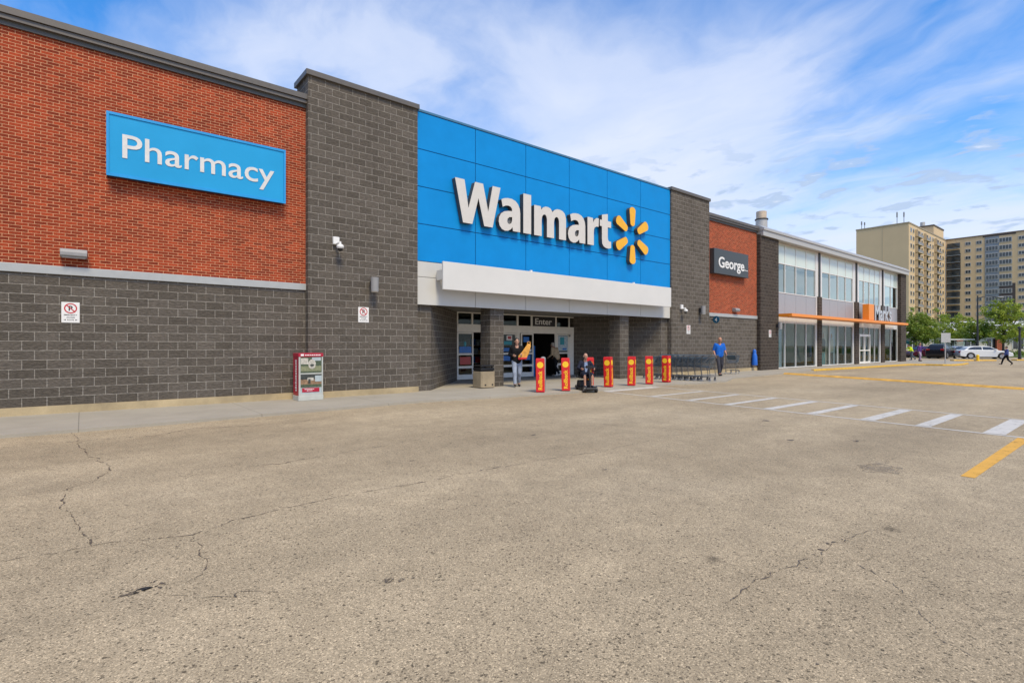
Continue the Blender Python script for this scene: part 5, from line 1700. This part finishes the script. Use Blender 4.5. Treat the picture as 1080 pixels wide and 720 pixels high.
tree('wide leafy tree rising behind the corner of the glass store', at(56.5, 74), 6.2, [(-1.5, 4.0, 1.5, 1.3), (0, 5.0, 1.7, 1.2), (1.4, 4.2, 1.5, 1.3), (-.6, 2.9, 1.7, 1.0), (2.3, 3.0, 1.2, 1.0), (-2.4, 3.0, 1.2, 1.0), (.9, 3.0, 1.6, .9)], LEAF_B, 9000, seed=3)
tree('bushy pale green tree between the road sign and the tall lamp', at(66.5, 80), 5.6, [(-2.0, 4.2, 1.6, 1.3), (0, 5.2, 1.7, 1.1), (1.8, 4.5, 1.5, 1.3), (.2, 3.3, 1.9, 1.1), (-3.2, 3.3, 1.3, 1.1), (-1.4, 3.0, 1.6, .9)], LEAF_A, 8500, seed=5)
tree('sparse dark tree just right of the tall lamp', at(65.0, 74), 5.0, [(-1.2, 3.4, 1.1, 1.0), (.4, 4.1, 1.2, .9), (1.2, 3.2, 1.0, .9), (0, 2.5, 1.0, .7)], LEAF_B, 3600, seed=8)
tree('tallest bright green tree with two tiers of foliage', at(65.0, 70.0), 7.2, [(-.8, 6.1, 1.3, .9), (.9, 6.3, 1.4, .9), (0, 5.3, 1.9, .8), (1.9, 5.6, .9, .7), (-.3, 3.6, 1.6, .9), (1.5, 3.5, 1.5, .8), (.4, 2.8, 1.7, .7), (2.5, 3.0, .9, .6)], LEAF_A, 7500, seed=11)
tree('dark tree at the right edge beyond the post lamp', at(93, 92), 6.2, [(-1.2, 4.2, 1.4, 1.3), (.8, 4.8, 1.5, 1.2), (0, 3.2, 1.8, 1.1), (2.2, 3.8, 1.4, 1.2)], LEAF_B, 4200, seed=14)
tree('small round tree low behind the parked cars', at(60, 98), 4.6, [(-1.2, 2.8, 1.2, .9), (.6, 3.3, 1.4, .9), (1.8, 2.6, 1.1, .9)], LEAF_B, 3000, seed=17)
hd = MB()
rg = random.Random(4)
for i in range(5200):
    u = rg.uniform(0, 1)
    c = at(62 + 52 * u, 72 - 6 * u, GZ + .12) + q * rg.gauss(0, .35) + EZ * abs(rg.gauss(.3, .22))
    a = Vector((rg.gauss(0, 1), rg.gauss(0, 1), rg.gauss(0, 1))).normalized()
    v = a.cross(Vector((rg.gauss(0, 1), rg.gauss(0, 1), rg.gauss(0, 1)))).normalized()
    hd.add([c - a * .12, c + v * .07, c + a * .12, c - v * .07], [(0, 1, 2, 3)])
ho = hd.build('low_hedge', LEAF_B)
ho['kind'] = 'stuff'
ho['label'] = 'low clipped green planting along the far verge'

# ------------------------------------------------------------------ bus shelter, low building, green canopy
def local_box(m, o, x0, y0, z0, x1, y1, z1, yaw=0):
    ca, sa = math.cos(ACR + yaw), math.sin(ACR + yaw)
    T = lambda x, y, z: (o.x + x * ca - y * sa, o.y + x * sa + y * ca, o.z + z)
    k = MB().box(x0, y0, z0, x1, y1, z1)
    m.add([T(*v) for v in k.v], k.f)


so = at(62.0, 73.5)
sh = thing('bus_shelter', 'white flat roofed shelter with glass walls behind the black hatchback', 'shelter', so)
m = MB(); local_box(m, so, -2.2, -.7, 2.25, 1.7, .8, 2.42); m.build('shelter_roof', SIGN_WHITE, sh)
for x in (-2.1, -.2, 1.5):
    m = MB(); local_box(m, so, x, .6, 0, x + .09, .69, 2.249); m.build('shelter_post', DARKMETAL, sh)
m = MB(); local_box(m, so, -2.0, .63, .3, 1.5, .66, 2.1); m.build('glass_wall', GLASS, sh)

lo = at(96, 112)
lb_ = thing('low_building', 'long single storey building with pale roof, red brick piers and dark windows', 'building', lo)
LBW = plain('pale_stucco', (.50, .45, .37), .8, var=.08)
LBR = plain('pale_roof_sheet', (.60, .585, .56), .5, var=.06)
REDW = masonry('far_red_brick', .2, .067, .005, (.26, .06, .03), (.34, .085, .04), (.40, .26, .18), .3, 30)
m = MB(); local_box(m, lo, -14, 0, 0, 40, 14, 3.7); m.build('wall', LBW, lb_)
m = MB()
ca, sa = math.cos(ACR), math.sin(ACR)
T = lambda x, y, z: (lo.x + x * ca - y * sa, lo.y + x * sa + y * ca, lo.z + z)
m.add([T(-3, -1.2, 3.9), T(40, -1.2, 3.9), T(40, 7, 6.9), T(2, 7, 6.9), T(-3, 14, 3.9), T(40, 14, 3.9)], [(0, 1, 2, 3), (0, 3, 4), (3, 2, 5, 4), (1, 5, 2), (0, 4, 5, 1)])
m.build('roof', LBR, lb_)
m = MB()
m.add([T(-14.5, -.8, 3.7), T(-4, -.8, 3.7), T(-4, 7, 5.2), T(-14.5, 7, 5.2), T(-14.5, 14, 3.7), T(-4, 14, 3.7)], [(0, 1, 2, 3), (3, 2, 5, 4), (0, 3, 4), (1, 5, 2), (0, 4, 5, 1)])
m.build('roof', plain('beige_roof_sheet', (.52, .44, .33), .6), lb_)
for i in range(9):
    x = -12.5 + i * 5.6
    m = MB(); local_box(m, lo, x, -.05, .8, x + 3.6, -.005, 2.9); w_ = m.build('window', CARGLASS, lb_)
    m = MB()
    for k in range(4):
        local_box(m, lo, x + k * 1.17 - .03, -.09, .8, x + k * 1.17 + .07, -.052, 2.9)
    m.build('window_frame', SIGN_WHITE, w_)
for i in range(5):
    x = -2.2 + i * 8.4
    m = MB(); local_box(m, lo, x, -.5, 0, x + 1.3, -.1, 3.68); m.build('brick_pier', REDW, lb_)

go = at(57.0, 77)
gc = thing('market_umbrella', 'green canopy behind the maroon car', 'canopy', go)
m = MB()
vs = [go + EZ * 2.35] + [go + Vector((math.cos(k * PI / 4) * 1.7, math.sin(k * PI / 4) * 1.7, 1.75)) for k in range(8)]
m.add(vs, [(0, 1 + k, 1 + (k + 1) % 8) for k in range(8)] + [list(range(8, 0, -1))])
m.build('canopy', plain('green_canvas', (.03, .22, .10), .7), gc)
MB().tube([go, go + EZ * 2.3], .03, 8).build('pole', DARKMETAL, gc)

# ------------------------------------------------------------------ apartment tower and its long wing
TAN = plain('tan_render', (.62, .46, .27), .85, var=.05, scale=.12)
TAN2 = plain('tan_render_bay', (.54, .42, .26), .85, var=.05, scale=.12)
BROWNP = plain('dark_brown_panel', (.07, .055, .05), .7)
WINF = plain('pale_window_frame', (.52, .51, .48), .5)
WING = plain('apartment_glass', (.035, .045, .05), .08, var=.4, scale=.3, spec=.7)
WINB = plain('blue_grey_panel', (.21, .245, .28), .5, var=.2, scale=.3)
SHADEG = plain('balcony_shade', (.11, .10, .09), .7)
TX, TY, TE = 242.5, 60.6, 296.0
twr = thing('apartment_tower', 'tall tan apartment tower with a blank side wall above the glass store', 'apartment building', (265, 68, 0))
MB().box(TX, TY, -2, TE, 78.1, 47.6).build('wall', TAN, twr)
MB().box(TX - .15, TY - .15, 47.601, TE, 78.25, 48.1).build('parapet', plain('parapet_cap', (.33, .27, .18), .7), twr)
MB().box(TX - .06, 68.9, -2, TX - .001, 69.1, 47.5).build('wall_joint', TAN2, twr)
pj = thing('roof_penthouse', 'small tan plant room block on the roof behind the apartment tower', 'plant room', (291, 66, 47.6))
MB().box(281, 61.5, 47.61, 297, 72, 52.2).build('wall', TAN, pj)
MB().box(280.8, 61.3, 52.21, 297.2, 72.2, 52.8).build('parapet', plain('dark_parapet', (.10, .08, .06), .7), pj)
MB().tube([(284, 66, 52.8), (284, 66, 54.9)], .9, 14).build('roof_vent', STAINLESS, pj, smooth=True)
for i, (x, y, h, lb2) in enumerate(((243.5, 76.5, 3.2, 'thin aerial at the left end of the apartment roof'), (243.0, 75.3, 2.6, 'shorter thin aerial beside the left end aerial of the apartment roof'), (243.2, 64.5, 4.6, 'tall thin aerial near the front corner of the apartment roof'), (243.2, 62.3, 4.2, 'thin aerial standing right at the front corner of the apartment roof'))):
    a = thing('roof_aerial', lb2, 'aerial', (x, y, 48.1), group='aerials on the apartment roof')
    MB().tube([(x, y, 48.1), (x, y, 48.1 + h)], .10, 6).build('mast', DARKMETAL, a)
    MB().box(x - .2, y - .2, 48.1 + h * .55, x + .2, y + .2, 48.1 + h * .95).build('antenna', LAMP_GREY, a)


def win_mesh(w, h, name, axis, panes=2, surround=WINF, glass=WING):
    """a framed window standing proud of the wall; axis 'y' faces -Y, 'x' faces -X"""
    m = MB()
    fw = .16
    m.mat(0).box(-w / 2, -.10, 0, w / 2, .0, h)
    for k in range(panes):
        a = -w / 2 + fw + (w - fw) * k / panes
        m.mat(1).box(a, -.13, fw, a + (w - fw) / panes - fw, -.101, h - fw)
    if axis == 'x':
        m.v = [Vector((v.y, -v.x, v.z)) for v in m.v]
    o = m.build(name, [surround, glass])
    return o


def place(proto, parent, xyz, first):
    o = proto if first else proto.copy()
    if not first:
        sc.collection.objects.link(o)
    o.parent = parent
    o.location = Vector(xyz) - LOC[parent.name]
    return o


# tower front: dark balcony strips with rails, narrow windows between
FL = 3.02
stripes = [(251.5, 257.2), (262.0, 268.5)]
cols_w = [(245.2, 1.9), (248.4, 1.9), (259.6, 1.7), (271.5, 1.8), (275.5, 1.8), (287.3, 1.8), (291.5, 1.8)]
pw_ = win_mesh(1.8, 1.7, 'window', 'y')
first = True
for (x, w) in cols_w:
    for k in range(14):
        place(pw_, twr, (x, TY - .001, 44.6 - k * FL), first); first = False
for (xa, xb) in ((250.8, 257.6), (262.4, 268.6), (278.0, 285.0)):
    MB().box(xa, TY - .05, 1, xb, TY - .002, 46.3).build('balcony_shade_sheet', SHADEG, twr)  # flat dark sheet on the wall, its colour standing in for balcony shade
    for k in range(15):
        z = 43.4 - k * FL
        b = MB()
        b.mat(0).box(xa, TY - 1.1, z, xb, TY - .06, z + .22)
        b.mat(1).box(xa + .1, TY - 1.08, z + .221, xb - .1, TY - 1.02, z + 1.2)
        b.mat(0).box(xa - .15, TY - .9, z + .23, xa - .001, TY - .06, z + 2.8)
        b.build('balcony', [TAN2, LAMP_GREY], twr)

WX = 295.9
wing = thing('apartment_block', 'long tan apartment wing with rows of windows facing the car park', 'apartment building', (305, 40, 0))
MB().box(WX, -30, -2, 315, 60.55, 47.6).build('wall', TAN, wing)
MB().box(WX - .2, -30, 47.601, 315, 60.7, 48.1).build('parapet', plain('brown_parapet', (.15, .11, .08), .7), wing)
MB().box(WX - .12, 37.9, 47.0, WX - .005, 48.1, 47.59).build('roof_band', BROWNP, wing)
WF = 3.02
pa = win_mesh(1.9, 1.5, 'window', 'x')
pb = win_mesh(4.0, 1.9, 'wide_window', 'x', 4, WINF)
f1 = f2 = True
for k in range(14):
    z = 44.4 - k * WF
    for y in (52.9, 49.3, 36.2):
        place(pa, wing, (WX - .001, y, z), f1); f1 = False
    for y in (45.2, 41.0):
        place(pb, wing, (WX - .125, y, z - .3), f2); f2 = False
    if k < 8:
        for y in (32.4,):
            place(pa, wing, (WX - .001, y, z), False)
MB().box(WX - .12, 43.0, 8, WX - .004, 47.4, 46.9).build('grey_panel_strip', WINB, wing)
MB().box(WX - .12, 38.8, 27, WX - .004, 42.98, 46.9).build('pale_panel_strip', TAN2, wing)
MB().box(WX - .12, 38.0, 14, WX - .004, 43.0, 26.99).build('dark_panel_strip', BROWNP, wing)
MB().box(WX - .12, 55.4, 26, WX - .004, 60.2, 41.5).build('dark_panel_strip', BROWNP, wing)
for k in range(14):
    z = 44.0 - k * WF
    b = MB()
    b.mat(0).box(WX - .20, 55.6, z, WX - .13, 60.0, z + 2.0)
    b.mat(1).box(WX - 1.0, 55.5, z - .5, WX - .21, 60.1, z - .25)
    b.mat(0).box(WX - .98, 55.6, z - .25, WX - .92, 60.0, z + .6)
    b.build('balcony', [WING, WINB], wing)
